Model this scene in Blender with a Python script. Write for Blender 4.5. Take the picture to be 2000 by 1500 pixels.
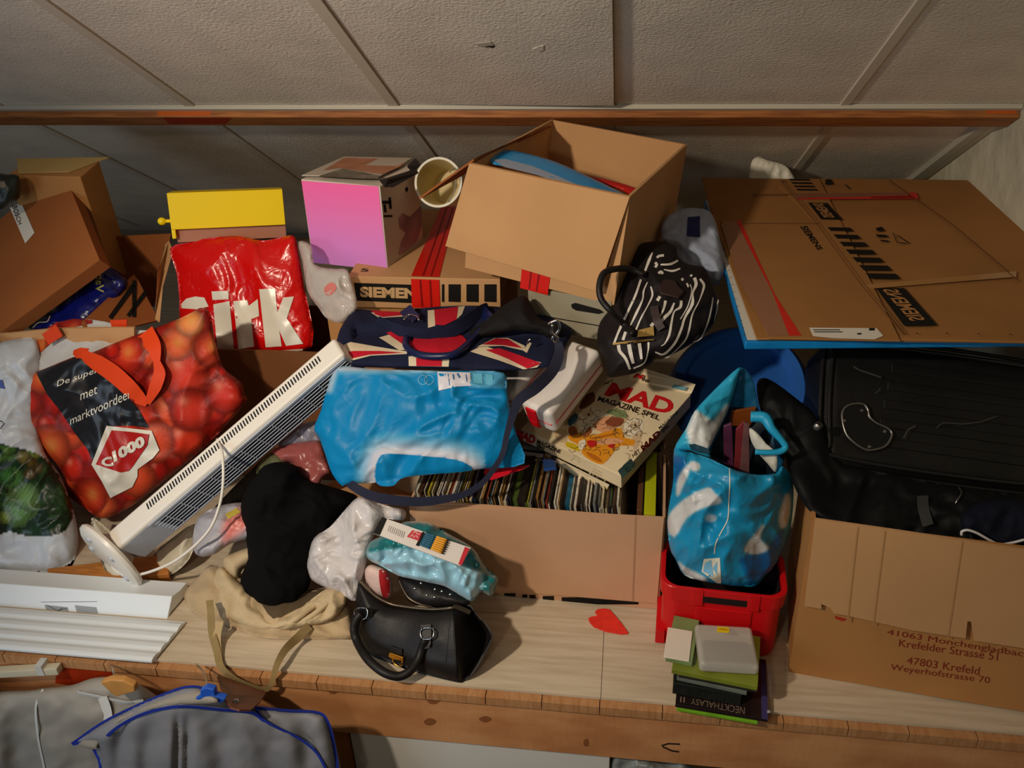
import bpy, bmesh, math, random
import numpy as np
from mathutils import Vector, noise, geometry

C = bpy.context.scene.collection
for o in list(bpy.data.objects):
    bpy.data.objects.remove(o)

# ------------------------------------------------------------------ camera
F = 1668.0
TH = math.radians(31.5)                      # pitch of the sloping roof
CAM = np.array([0.0, 0.0, 1.3])
def nrm(v):
    v = np.array(v, float)
    return v / np.linalg.norm(v)
_D = nrm((209, 45, F)); _X = nrm((13200, 525, -F)); _X = nrm(_X - _D * _X.dot(_D)); _U = np.cross(_X, _D)
M = np.array([_X, math.cos(TH) * _D + math.sin(TH) * _U, -math.sin(TH) * _D + math.cos(TH) * _U])
cam_data = bpy.data.cameras.new('camera')
cam_data.sensor_width = 36.0
cam_data.lens = F / 2000.0 * 36.0
cam_data.clip_start = 0.02
cam = bpy.data.objects.new('camera', cam_data)
C.objects.link(cam)
from mathutils import Matrix
_m = Matrix.Identity(4)
for i in range(3):
    _m[i][0] = M[i, 0]; _m[i][1] = -M[i, 1]; _m[i][2] = -M[i, 2]; _m[i][3] = CAM[i]
cam.matrix_world = _m
bpy.context.scene.camera = cam

# ------------------------------------------------------------------ world, lamps, exposure
sc = bpy.context.scene
sc.view_settings.view_transform = 'Standard'
sc.view_settings.look = 'None'
sc.view_settings.gamma = 1.0
sc.view_settings.use_curve_mapping = False
sc.view_settings.exposure = -0.02
world = bpy.data.worlds.new('world')
sc.world = world
world.use_nodes = True
world.node_tree.nodes['Background'].inputs[0].default_value = (1.0, 0.80, 0.58, 1)
world.node_tree.nodes['Background'].inputs[1].default_value = 0.014
def lamp(name, kind, loc, power, color, size, target=None, shape=None):
    l = bpy.data.lights.new(name, kind)
    l.energy = power; l.color = color
    if kind == 'AREA':
        l.size = size
    else:
        l.shadow_soft_size = size
    o = bpy.data.objects.new(name, l)
    o.location = loc
    if target is not None:
        o.rotation_euler = (Vector(target) - Vector(loc)).to_track_quat('-Z', 'Y').to_euler()
    C.objects.link(o)
    return o
spot = lamp('ceiling_spot', 'SPOT', (-1.15, 0.02, 1.66), 120.0, (1.0, 0.86, 0.68), 0.05, (-0.36, 1.50, 0.46))
spot.data.spot_size = math.radians(77); spot.data.spot_blend = 1.0
lamp('front_fill', 'POINT', (-0.55, -0.75, 1.45), 17.0, (1.0, 0.86, 0.68), 0.09)  # unseen fill added behind the camera to brighten upright faces
lamp('window_daylight', 'AREA', (-1.9, -0.3, 0.6), 9.0, (0.66, 0.82, 1.0), 0.8, (-0.8, 1.2, 0.0))

# ------------------------------------------------------------------ photo pixel <-> place in the room
def ray(px, py):
    return M @ np.array([(px - 1000) / F, (py - 750) / F, 1.0])
def P(px, py, Y):
    d = ray(px, py)
    return CAM + d * (Y / d[1])
def PZ(px, py, z):
    d = ray(px, py)
    return CAM + d * ((z - 1.3) / d[2])
def PN(px, py, Y):                            # vectorised P
    px = np.asarray(px, float); py = np.asarray(py, float); Y = np.asarray(Y, float)
    d = np.stack([(px - 1000) / F, (py - 750) / F, np.ones_like(px)], -1) @ M.T
    return CAM + d * (Y / d[..., 1])[..., None]
def proj(p):
    c = M.T @ (np.array(p) - CAM)
    return np.array([1000 + F * c[0] / c[2], 750 + F * c[1] / c[2]])

# ------------------------------------------------------------------ materials
def lin(c):
    c = np.array(c[:3], float) / 255.0
    return np.where(c <= 0.04045, c / 12.92, ((c + 0.055) / 1.055) ** 2.4)
_mats = {}
def mat(name, rgb=(128, 128, 128), rough=0.6, spec=0.4, metal=0.0, noise_s=0, noise_a=0.0, noise_stretch=(1, 1, 1),
        bump_s=0, bump=0.0, bump_d=0.002, bump_stretch=(1, 1, 1), vcol=False, alpha=1.0, trans=0.0, coat=0.0, sheen=0.0,
        rgb2=None, mid=(0.35, 0.65), translucent=0.0, ior=1.45, wrinkle=0.0, wrinkle_s=14, wrinkle_d=0.012):
    if name in _mats:
        return _mats[name]
    m = bpy.data.materials.new(name)
    m.use_nodes = True
    nt = m.node_tree; N = nt.nodes; L = nt.links
    b = N['Principled BSDF']
    col = lin(rgb)
    b.inputs['Base Color'].default_value = (*col, 1)
    b.inputs['Roughness'].default_value = rough
    b.inputs['Specular IOR Level'].default_value = spec
    b.inputs['Metallic'].default_value = metal
    b.inputs['Alpha'].default_value = alpha
    b.inputs['Transmission Weight'].default_value = trans
    b.inputs['Coat Weight'].default_value = coat
    b.inputs['Sheen Weight'].default_value = sheen
    b.inputs['IOR'].default_value = ior
    src = None
    tc = N.new('ShaderNodeTexCoord')
    def coords(stretch):
        mp = N.new('ShaderNodeMapping')
        mp.inputs['Scale'].default_value = stretch
        L.new(tc.outputs['Object'], mp.inputs['Vector'])
        return mp.outputs['Vector']
    if vcol:
        a = N.new('ShaderNodeVertexColor'); a.layer_name = 'Col'
        src = a.outputs['Color']
    if noise_a > 0 or rgb2 is not None:
        nz = N.new('ShaderNodeTexNoise')
        nz.inputs['Scale'].default_value = noise_s
        nz.inputs['Detail'].default_value = 5
        L.new(coords(noise_stretch), nz.inputs['Vector'])
        cr = N.new('ShaderNodeValToRGB')
        cr.color_ramp.elements[0].position = mid[0]; cr.color_ramp.elements[1].position = mid[1]
        if src is None:
            c1 = col * (1 - noise_a) if rgb2 is None else col
            c2 = np.minimum(col * (1 + noise_a), 1) if rgb2 is None else lin(rgb2)
            cr.color_ramp.elements[0].color = (*c1, 1); cr.color_ramp.elements[1].color = (*c2, 1)
            L.new(nz.outputs['Fac'], cr.inputs['Fac'])
            src = cr.outputs['Color']
        else:
            cr.color_ramp.elements[0].color = (1 - noise_a,) * 3 + (1,); cr.color_ramp.elements[1].color = (1, 1, 1, 1)
            L.new(nz.outputs['Fac'], cr.inputs['Fac'])
            mx = N.new('ShaderNodeMix'); mx.data_type = 'RGBA'; mx.blend_type = 'MULTIPLY'
            mx.inputs[0].default_value = 1.0
            L.new(src, mx.inputs[6]); L.new(cr.outputs['Color'], mx.inputs[7])
            src = mx.outputs[2]
    if src is not None:
        L.new(src, b.inputs['Base Color'])
    if bump > 0:
        nz = N.new('ShaderNodeTexNoise')
        nz.inputs['Scale'].default_value = bump_s
        nz.inputs['Detail'].default_value = 4
        L.new(coords(bump_stretch), nz.inputs['Vector'])
        bp = N.new('ShaderNodeBump')
        bp.inputs['Strength'].default_value = bump
        bp.inputs['Distance'].default_value = bump_d
        L.new(nz.outputs['Fac'], bp.inputs['Height'])
        L.new(bp.outputs['Normal'], b.inputs['Normal'])
    if wrinkle > 0:
        prev = None
        for k_, (sc_, st_) in enumerate(((wrinkle_s, 1.0), (wrinkle_s * 2.3, 0.5))):
            nz = N.new('ShaderNodeTexNoise'); nz.inputs['Scale'].default_value = sc_; nz.inputs['Detail'].default_value = 1.5
            nz.inputs['Distortion'].default_value = 1.2
            L.new(coords((1, 1, 1)), nz.inputs['Vector'])
            sb_ = N.new('ShaderNodeMath'); sb_.operation = 'SUBTRACT'; sb_.inputs[1].default_value = 0.5
            ab_ = N.new('ShaderNodeMath'); ab_.operation = 'ABSOLUTE'
            L.new(nz.outputs['Fac'], sb_.inputs[0]); L.new(sb_.outputs[0], ab_.inputs[0])
            bp = N.new('ShaderNodeBump'); bp.inputs['Strength'].default_value = wrinkle; bp.inputs['Distance'].default_value = wrinkle_d * st_
            L.new(ab_.outputs[0], bp.inputs['Height'])
            if prev is not None: L.new(prev, bp.inputs['Normal'])
            prev = bp.outputs['Normal']
        L.new(prev, b.inputs['Normal'])
    if translucent > 0:
        out = N['Material Output']
        t = N.new('ShaderNodeBsdfTranslucent'); t.inputs[0].default_value = (*col, 1)
        if src is not None: L.new(src, t.inputs[0])
        ms = N.new('ShaderNodeMixShader'); ms.inputs[0].default_value = translucent
        L.new(b.outputs[0], ms.inputs[1]); L.new(t.outputs[0], ms.inputs[2]); L.new(ms.outputs[0], out.inputs['Surface'])
    _mats[name] = m
    return m

# ------------------------------------------------------------------ objects
LOC = {}
def tag(o, label=None, cat=None, group=None, kind=None):
    if label: o['label'] = label
    if cat: o['category'] = cat
    if group: o['group'] = group
    if kind: o['kind'] = kind
    return o
def thing(name, label, cat, loc, group=None, kind=None):
    o = bpy.data.objects.new(name, None)
    o.empty_display_size = 0.03
    C.objects.link(o)
    o.location = tuple(loc); LOC[o.name] = np.array(loc, float)
    return tag(o, label, cat, group, kind)
def mk(name, verts, faces, m, parent=None, smooth=False, cols=None, loc=None):
    v = np.array([tuple(p) for p in verts], float)
    if parent is not None:
        L0 = LOC[parent.name]
    else:
        L0 = np.array(loc, float) if loc is not None else np.array([v[:, 0].mean(), v[:, 1].mean(), v[:, 2].min()])
    me = bpy.data.meshes.new(name)
    me.from_pydata([tuple(p) for p in (v - L0)], [], [tuple(int(i) for i in f) for f in faces])
    if smooth:
        me.polygons.foreach_set('use_smooth', [True] * len(me.polygons))
    if cols is not None:
        ca = me.color_attributes.new('Col', 'FLOAT_COLOR', 'POINT')
        cc = np.ones((len(v), 4)); cc[:, :3] = cols
        ca.data.foreach_set('color', cc.ravel())
    me.materials.append(m)
    me.update()
    o = bpy.data.objects.new(name, me)
    C.objects.link(o)
    LOC[o.name] = L0
    if parent is not None:
        o.parent = parent
    else:
        o.location = tuple(L0)
    return o
def fix_normals(o):
    bm = bmesh.new(); bm.from_mesh(o.data)
    bmesh.ops.recalc_face_normals(bm, faces=bm.faces)
    bm.to_mesh(o.data); bm.free()
    return o
def bevel(o, w=0.002, seg=2, ang=0.5, smooth=True):
    bm = bmesh.new(); bm.from_mesh(o.data)
    bmesh.ops.recalc_face_normals(bm, faces=bm.faces)
    es = [e for e in bm.edges if len(e.link_faces) == 2 and e.calc_face_angle(0) > ang]
    bmesh.ops.bevel(bm, geom=es, offset=w, segments=seg, profile=0.5, affect='EDGES', clamp_overlap=True)
    bm.to_mesh(o.data); bm.free()
    if smooth:
        o.data.polygons.foreach_set('use_smooth', [True] * len(o.data.polygons))
        m = o.modifiers.new('wn', 'WEIGHTED_NORMAL'); m.keep_sharp = True
    return o

# surfaces a print can lie on: S(px, py, eps) -> point
class Plane:
    def __init__(s, p, n):
        s.p = np.array(p, float); s.n = nrm(n)
        if s.n.dot(CAM - s.p) < 0: s.n = -s.n
    def S(s, px, py, eps=0.0):
        d = ray(px, py)
        return CAM + d * (s.n.dot(s.p - CAM) / s.n.dot(d)) + s.n * eps
    def SN(s, px, py, eps=0.0):
        return np.array([s.S(x, y, eps) for x, y in zip(px, py)])

# a right-angled box found from the pixels of some of its corners
SG = {'L': -1, 'R': 1, 'F': -1, 'B': 1, 'D': -1, 'U': 1}
def csign(k):
    return np.array([SG[k[0]], SG[k[1]], SG[k[2]]], float)
def rotm(r):
    a, b, c = r
    ca, sa, cb, sb, cc, sc_ = math.cos(a), math.sin(a), math.cos(b), math.sin(b), math.cos(c), math.sin(c)
    Rz = np.array([[ca, -sa, 0], [sa, ca, 0], [0, 0, 1]])
    Rx = np.array([[1, 0, 0], [0, cb, -sb], [0, sb, cb]])
    Ry = np.array([[cc, 0, sc_], [0, 1, 0], [-sc_, 0, cc]])
    return Rz @ Rx @ Ry
class Box:
    def __init__(s, corr, anchor, dims, wd=(0.02, 0.02, 0.02), tilt=0.3, yaw=0.0, rot=None, zs=None):
        """corr {corner: (px,py)}; anchor (corner, Y); dims guess with a soft pull; tilt = how free the box may lean"""
        ak, aY = anchor
        p0 = P(*corr[ak], aY) if ak in corr else np.array(anchor[2])
        x0 = np.zeros(9); x0[3] = yaw
        if rot is not None: x0[3:6] = rot
        x0[6:] = dims
        x0[:3] = p0 - rotm(x0[3:6]) @ (csign(ak) * np.array(dims) / 2)
        keys = list(corr)
        r0 = x0[3:6].copy()
        def res(x):
            R = rotm(x[3:6]); out = []
            for k in keys:
                w = x[:3] + R @ (csign(k) * x[6:] / 2)
                q = proj(w) - np.array(corr[k]); out += [q[0] / 2, q[1] / 2]
            wa = x[:3] + R @ (csign(ak) * x[6:] / 2)
            out.append((wa[1] - aY) / (0.001 if not zs else 0.02))
            for k, z in (zs or {}).items():
                out.append(((x[:3] + R @ (csign(k) * x[6:] / 2))[2] - z) / 0.0008)
            for i in range(3): out.append((x[6 + i] - dims[i]) / wd[i])
            out.append((x[4] - r0[1]) / tilt); out.append((x[5] - r0[2]) / tilt)
            return np.array(out)
        x = x0.copy(); lam = 1e-2; r = res(x); best = r @ r
        for it in range(120):
            J = np.zeros((len(r), 9))
            for j in range(9):
                y = x.copy(); y[j] += 1e-5; J[:, j] = (res(y) - r) / 1e-5
            A = J.T @ J
            st = np.linalg.solve(A + lam * np.diag(np.diag(A) + 1e-9), -J.T @ r)
            y = x + st; ry = res(y); c = ry @ ry
            if c < best:
                x, r, lam = y, ry, max(lam / 3, 1e-9)
                if best - c < 1e-9 * best: best = c; break
                best = c
            else:
                lam *= 4
        s.c = x[:3]; s.R = rotm(x[3:6]); s.rot = x[3:6]; s.d = np.abs(x[6:])
        s.err = max(np.linalg.norm(proj(s.corner(k)) - np.array(corr[k])) for k in keys)
    def w(s, x, y, z):                          # local coords in -1..1 of half dims
        return s.c + s.R @ (np.array([x, y, z]) * s.d / 2)
    def corner(s, k): return s.w(*csign(k))
    def plane(s, f):
        i = 'LRFBDU'.index(f); ax = i // 2; sg = -1 if f in 'LFD' else 1
        n = s.R[:, ax] * sg
        return Plane(s.c + n * s.d[ax] / 2, n)
    def base(s):
        return np.array([s.c[0], s.c[1], min(s.corner(a + b + c_)[2] for a in 'LR' for b in 'FB' for c_ in 'DU')])
CUBE_F = [(0, 1, 3, 2), (4, 6, 7, 5), (0, 4, 5, 1), (2, 3, 7, 6), (0, 2, 6, 4), (1, 5, 7, 3)]
def box_verts(b, x0=-1, x1=1, y0=-1, y1=1, z0=-1, z1=1):
    return [b.w(x, y, z) for x in (x0, x1) for y in (y0, y1) for z in (z0, z1)]
def box_mesh(name, b, m, parent=None, bev=0.002, seg=2, **k):
    o = mk(name, box_verts(b, **k), CUBE_F, m, parent)
    fix_normals(o)
    if bev: bevel(o, bev, seg)
    return o
def open_box(name, b, m, parent=None, t=0.005, top=True):
    """a carton without its lid: five walls of thickness t"""
    tx, ty, tz = 1 - 2 * t / b.d[0], 1 - 2 * t / b.d[1], -1 + 2 * t / b.d[2]
    V = [b.w(x, y, z) for z in (-1, 1) for x, y in ((-1, -1), (1, -1), (1, 1), (-1, 1))]
    V += [b.w(x * tx, y * ty, z) for z in (tz, 1) for x, y in ((-1, -1), (1, -1), (1, 1), (-1, 1))]
    Fc = [(3, 2, 1, 0), (8, 9, 10, 11)]
    for i in range(4):
        j = (i + 1) % 4
        Fc += [(i, j, 4 + j, 4 + i), (8 + j, 8 + i, 12 + i, 12 + j), (4 + i, 4 + j, 12 + j, 12 + i)]
    o = mk(name, V, Fc, m, parent)
    return fix_normals(o)
def slab(name, pts, t, m, parent=None, bev=0.0, away=True, loc=None):
    """flat polygon of real thickness t; pts are its front face"""
    pts = [np.array(p, float) for p in pts]
    n = np.zeros(3)
    for i in range(len(pts)):
        a, b = pts[i], pts[(i + 1) % len(pts)]
        n += np.cross(a, b)
    n = nrm(n)
    if (n.dot(CAM - pts[0]) > 0) == away: n = -n
    k = len(pts)
    V = pts + [p + n * t for p in pts]
    Fc = [tuple(range(k)), tuple(range(2 * k - 1, k - 1, -1))] + [(i, i + k, (i + 1) % k + k, (i + 1) % k) for i in range(k)]
    o = mk(name, V, Fc, m, parent, loc=loc)
    fix_normals(o)
    if bev: bevel(o, bev, 2)
    return o

def catmull(pts, n=8, closed=False):
    pts = np.array(pts, float); k = len(pts); out = []
    rng = range(k) if closed else range(k - 1)
    for i in rng:
        p0 = pts[(i - 1) % k] if closed or i > 0 else 2 * pts[0] - pts[1]
        p1 = pts[i]; p2 = pts[(i + 1) % k]
        p3 = pts[(i + 2) % k] if closed or i + 2 < k else 2 * pts[-1] - pts[-2]
        for j in range(n):
            t = j / n
            out.append(0.5 * ((2 * p1) + (-p0 + p2) * t + (2 * p0 - 5 * p1 + 4 * p2 - p3) * t * t + (-p0 + 3 * p1 - 3 * p2 + p3) * t ** 3))
    if not closed: out.append(pts[-1])
    return np.array(out)
def tube(name, pts, r, m, parent=None, seg=8, n=8, closed=False, radii=None, loc=None, smooth_path=True):
    """round cord through 3-D points"""
    Q = catmull(pts, n, closed) if smooth_path else np.array(pts, float)
    k = len(Q)
    T = np.gradient(Q, axis=0) if not closed else (np.roll(Q, -1, 0) - np.roll(Q, 1, 0))
    T /= np.linalg.norm(T, axis=1)[:, None] + 1e-12
    up = np.array([0.3, 0.2, 1.0]); V = []; A = None
    for i in range(k):
        a = np.cross(T[i], up) if A is None else A - T[i] * A.dot(T[i])
        A = nrm(a); B = np.cross(T[i], A)
        rr = r if radii is None else np.interp(i / (k - 1), np.linspace(0, 1, len(radii)), radii)
        for j in range(seg):
            w = 2 * math.pi * j / seg
            V.append(Q[i] + (A * math.cos(w) + B * math.sin(w)) * rr)
    Fc = []
    for i in range(k if closed else k - 1):
        for j in range(seg):
            a, b = i * seg + j, i * seg + (j + 1) % seg
            c, d = ((i + 1) % k) * seg + (j + 1) % seg, ((i + 1) % k) * seg + j
            Fc.append((a, b, c, d))
    if not closed:
        Fc += [tuple(range(seg - 1, -1, -1)), tuple(range((k - 1) * seg, k * seg))]
    return fix_normals(mk(name, V, Fc, m, parent, smooth=True, loc=loc))
def tube_px(name, pts, r, m, parent=None, **k):
    return tube(name, [P(*p) for p in pts], r, m, parent, **k)
def strap(name, pts, wpx, thick, m, parent=None, n=8, wob=0.0, loc=None):
    """flat webbing band: pts (px,py,Y), wpx its seen width"""
    Q = catmull(pts, n)
    T = np.gradient(Q[:, :2], axis=0); T /= np.linalg.norm(T, axis=1)[:, None] + 1e-9
    Nn = np.stack([-T[:, 1], T[:, 0]], 1); V = []; k = len(Q)
    for i in range(k):
        w = wpx if np.isscalar(wpx) else np.interp(i / (k - 1), np.linspace(0, 1, len(wpx)), wpx)
        for sgn, dy in ((-1, -wob), (1, wob)):
            q = Q[i, :2] + Nn[i] * sgn * w / 2
            f = P(q[0], q[1], Q[i, 2] + dy)
            bk = f + nrm(f - CAM) * thick
            V += [f, bk]
    Fc = []
    for i in range(k - 1):
        a = i * 4; b = a + 4
        Fc += [(a, a + 2, b + 2, b), (a + 1, b + 1, b + 3, a + 3), (a, b, b + 1, a + 1), (a + 2, a + 3, b + 3, b + 2)]
    Fc += [(0, 1, 3, 2), ((k - 1) * 4, (k - 1) * 4 + 2, (k - 1) * 4 + 3, (k - 1) * 4 + 1)]
    o = fix_normals(mk(name, V, Fc, m, parent, smooth=True, loc=loc))
    md = o.modifiers.new('es', 'EDGE_SPLIT'); md.split_angle = math.radians(40)
    return o

def seg_dist(px, py, poly):
    d = np.full(len(px), 1e9)
    k = len(poly)
    for i in range(k):
        ax, ay = poly[i]; bx, by = poly[(i + 1) % k]
        dx, dy = bx - ax, by - ay
        t = np.clip(((px - ax) * dx + (py - ay) * dy) / (dx * dx + dy * dy + 1e-9), 0, 1)
        d = np.minimum(d, np.hypot(px - ax - t * dx, py - ay - t * dy))
    return d
def inside(px, py, poly):
    r = np.zeros(len(px), bool); k = len(poly)
    for i in range(k):
        ax, ay = poly[i]; bx, by = poly[(i + 1) % k]
        c = (ay > py) != (by > py)
        with np.errstate(divide='ignore', invalid='ignore'):
            x = (bx - ax) * (py - ay) / (by - ay) + ax
        r ^= c & (px < x)
    return r
def densify(poly, step):
    out = []; k = len(poly)
    for i in range(k):
        a = np.array(poly[i], float); b = np.array(poly[(i + 1) % k], float)
        n = max(1, int(np.linalg.norm(b - a) / step))
        for j in range(n): out.append(a + (b - a) * j / n)
    return np.array(out)
def tri(poly, step, rnd=None):
    """triangulate a pixel polygon with inner points; returns px, py, faces, number of rim points"""
    rim = densify(poly, step)
    x0, y0 = rim.min(0); x1, y1 = rim.max(0)
    xs = np.arange(x0 + step / 2, x1, step); ys = np.arange(y0 + step / 2, y1, step * 0.87)
    pts = np.array([(x + (step / 2 if j % 2 else 0), y) for j, y in enumerate(ys) for x in xs]).reshape(-1, 2)
    if len(pts):
        k = inside(pts[:, 0], pts[:, 1], rim) & (seg_dist(pts[:, 0], pts[:, 1], rim) > step * 0.55)
        pts = pts[k]
    al = np.vstack([rim, pts]) if len(pts) else rim
    n = len(rim)
    r = geometry.delaunay_2d_cdt([Vector(p) for p in al], [(i, (i + 1) % n) for i in range(n)], [list(range(n))], 1, 1e-5)
    v = np.array([tuple(p) for p in r[0]])
    fs = [tuple(f) for f in r[2]]
    return v[:, 0], v[:, 1], fs

def fbm(px, py, scale, seed, octv=3):
    out = np.zeros(len(px)); a = 1.0; tot = 0
    for o_ in range(octv):
        s = scale / (2 ** o_)
        out += a * np.array([noise.noise(Vector((x / s, y / s, seed * 7.3 + o_ * 3.1))) for x, y in zip(px, py)])
        tot += a; a *= 0.5
    return out / tot
def crumple(px, py, scale, seed):
    """smooth facets meeting in sharp folds, like thin plastic"""
    out = np.zeros(len(px)); tot = 0; a = 1.0
    for o_ in range(2):
        s = scale / (2.1 ** o_); r = []
        for x, y in zip(px, py):
            wx = noise.noise(Vector((x / (2.2 * s), y / (2.2 * s), seed + 4.0))); wy = noise.noise(Vector((x / (2.2 * s), y / (2.2 * s), seed + 9.0)))
            r.append(abs(noise.noise(Vector((x / s + 1.3 * wx, y / s + 1.3 * wy, seed * 5.7 + o_)))))
        out += a * (np.array(r) * 2.2 - 0.5); tot += a; a *= 0.4
    return out / tot

class Soft:
    """a soft thing: seen outline in pixels, distances Y at control points, bulging towards the room and away from it"""
    def __init__(s, outline, ctrl, bulge=0.03, R=60, crease=0.0, cs=60, soft=0.0, ss=120, seed=1, back=0.05, step=6, smooth=3, fn=None, zmin=0.002):
        s.zmin = zmin
        s.out = catmull(outline, smooth, True) if smooth else np.array(outline, float)
        s.rim = densify(s.out, step)
        c = np.array(ctrl, float)
        s.bulge, s.R, s.crease, s.cs, s.soft, s.ss, s.seed, s.back, s.step, s.fn = bulge, R, crease, cs, soft, ss, seed, back, step, fn
        s.cx, s.cy = c[:, 0], c[:, 1]
        n = len(c)
        if n < 3:
            s.w = None; s.Y0 = c[:, 2].mean()
        else:
            K = np.hypot(s.cx[:, None] - s.cx[None], s.cy[:, None] - s.cy[None]) / 100.0
            A = np.zeros((n + 3, n + 3)); A[:n, :n] = K
            A[:n, n] = 1; A[:n, n + 1] = s.cx / 100; A[:n, n + 2] = s.cy / 100
            A[n:, :n] = A[:n, n:].T
            s.w = np.linalg.lstsq(A, np.concatenate([c[:, 2], [0, 0, 0]]), rcond=None)[0]
    def base(s, px, py):
        px = np.asarray(px, float); py = np.asarray(py, float)
        if s.w is None: return np.full(len(px), s.Y0)
        K = np.hypot(px[:, None] - s.cx[None], py[:, None] - s.cy[None]) / 100.0
        n = len(s.cx)
        return K @ s.w[:n] + s.w[n] + s.w[n + 1] * px / 100 + s.w[n + 2] * py / 100
    def prof(s, px, py):
        d = np.minimum(seg_dist(px, py, s.rim) / s.R, 1)
        return np.sqrt(np.maximum(1 - (1 - d) ** 2, 0))
    def front(s, px, py):
        px = np.asarray(px, float); py = np.asarray(py, float)
        pr = s.prof(px, py)
        Y = s.base(px, py) - s.bulge * pr
        if s.crease: Y = Y + 0.75 * s.crease * crumple(px, py, s.cs, s.seed) * (0.35 + 0.65 * pr)
        if s.soft: Y = Y + s.soft * fbm(px, py, s.ss, s.seed + 9) * (0.35 + 0.65 * pr)
        if s.fn: Y = Y + s.fn(px, py)
        return Y
    def clampz(s, V):
        low = V[:, 2] < s.zmin
        if low.any():
            d = V[low] - CAM
            V[low] = CAM + d * ((s.zmin - CAM[2]) / d[:, 2])[:, None]
        return V
    def S(s, px, py, eps=0.0):
        return s.SN([px], [py], eps)[0]
    def SN(s, px, py, eps=0.0):
        p = s.clampz(PN(px, py, s.front(px, py)))
        d = CAM - p
        return p + d / np.linalg.norm(d, axis=1)[:, None] * eps
    def build(s, name, m, parent=None, colfn=None, loc=None, back=True):
        px, py, fs = tri(s.out, s.step)
        V = PN(px, py, s.front(px, py))
        V = s.clampz(V)
        n = len(px); cols = None
        if colfn is not None: cols = lin_arr(colfn(px, py))
        if back:
            pr = s.prof(px, py)
            Bk = PN(px, py, s.base(px, py) + s.back * pr + 0.0015)
            Bk = s.clampz(Bk)
            V = np.vstack([V, Bk])
            ec = {}
            for f in fs:
                for i in range(len(f)):
                    a, b = f[i], f[(i + 1) % len(f)]
                    k = (min(a, b), max(a, b))
                    ec[k] = None if k in ec else (a, b)
            fs2 = [tuple(i + n for i in reversed(f)) for f in fs]
            rimf = [(e[1], e[0], e[0] + n, e[1] + n) for e in ec.values() if e is not None]
            fs = list(fs) + fs2 + rimf
            if cols is not None: cols = np.vstack([cols, cols])
        o = mk(name, V, fs, m, parent, smooth=True, cols=cols, loc=loc)
        return fix_normals(o)
def lin_arr(c):
    c = np.asarray(c, float) / 255.0
    return np.where(c <= 0.04045, c / 12.92, ((np.maximum(c, 0) + 0.055) / 1.055) ** 2.4)

def decal(name, polys, m, surf, parent, eps=0.0012, step=9, colfn=None, smooth=0, join=False):
    """flat print: pixel polygons lying on a surface"""
    if len(polys) > 1 and not join:
        for p_ in polys:
            o = decal(name, [p_], m, surf, parent, eps, step, colfn, smooth)
        return o
    V, Fc, cols = [], [], []; n = 0
    for pl in polys:
        if smooth: pl = catmull(pl, smooth, True)
        px, py, fs = tri(pl, step)
        v = surf.SN(px, py, eps)
        V.append(v); Fc += [tuple(i + n for i in f) for f in fs]; n += len(v)
        if colfn is not None: cols.append(lin_arr(colfn(px, py)))
    V = np.vstack(V)
    o = mk(name, V, Fc, m, parent, smooth=isinstance(surf, Soft), cols=np.vstack(cols) if cols else None)
    # face the room
    me = o.data
    flip = [p.index for p in me.polygons if p.normal.dot(Vector(CAM - LOC[o.name]) - p.center) < 0]
    if flip:
        bm = bmesh.new(); bm.from_mesh(me); bm.faces.ensure_lookup_table()
        bmesh.ops.reverse_faces(bm, faces=[bm.faces[i] for i in flip]); bm.to_mesh(me); bm.free()
    return o
def line_poly(pts, w):
    """pixel polyline -> band polygon"""
    Q = np.array(pts, float)
    T = np.gradient(Q, axis=0); T /= np.linalg.norm(T, axis=1)[:, None] + 1e-9
    Nn = np.stack([-T[:, 1], T[:, 0]], 1)
    ww = w if np.isscalar(w) else np.interp(np.linspace(0, 1, len(Q)), np.linspace(0, 1, len(w)), w)[:, None]
    return [tuple(p) for p in (Q + Nn * ww / 2)] + [tuple(p) for p in (Q - Nn * ww / 2)[::-1]]
_txt = {}
def text_mesh(s, bold=0.0, shear=0.0):
    k = (s, bold, shear)
    if k in _txt: return _txt[k]
    cu = bpy.data.curves.new('lettering', 'FONT')
    cu.body = s; cu.offset = bold; cu.shear = shear; cu.resolution_u = 3; cu.fill_mode = 'FRONT'
    o = bpy.data.objects.new('lettering', cu)
    C.objects.link(o)
    dg = bpy.context.evaluated_depsgraph_get()
    me = bpy.data.meshes.new_from_object(o.evaluated_get(dg))
    v = np.array([tuple(p.co)[:2] for p in me.vertices]); f = [tuple(p.vertices) for p in me.polygons]
    bpy.data.objects.remove(o); bpy.data.curves.remove(cu); bpy.data.meshes.remove(me)
    v = (v - v.min(0)) / (v.max(0) - v.min(0))
    _txt[k] = (v, f)
    return _txt[k]
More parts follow.
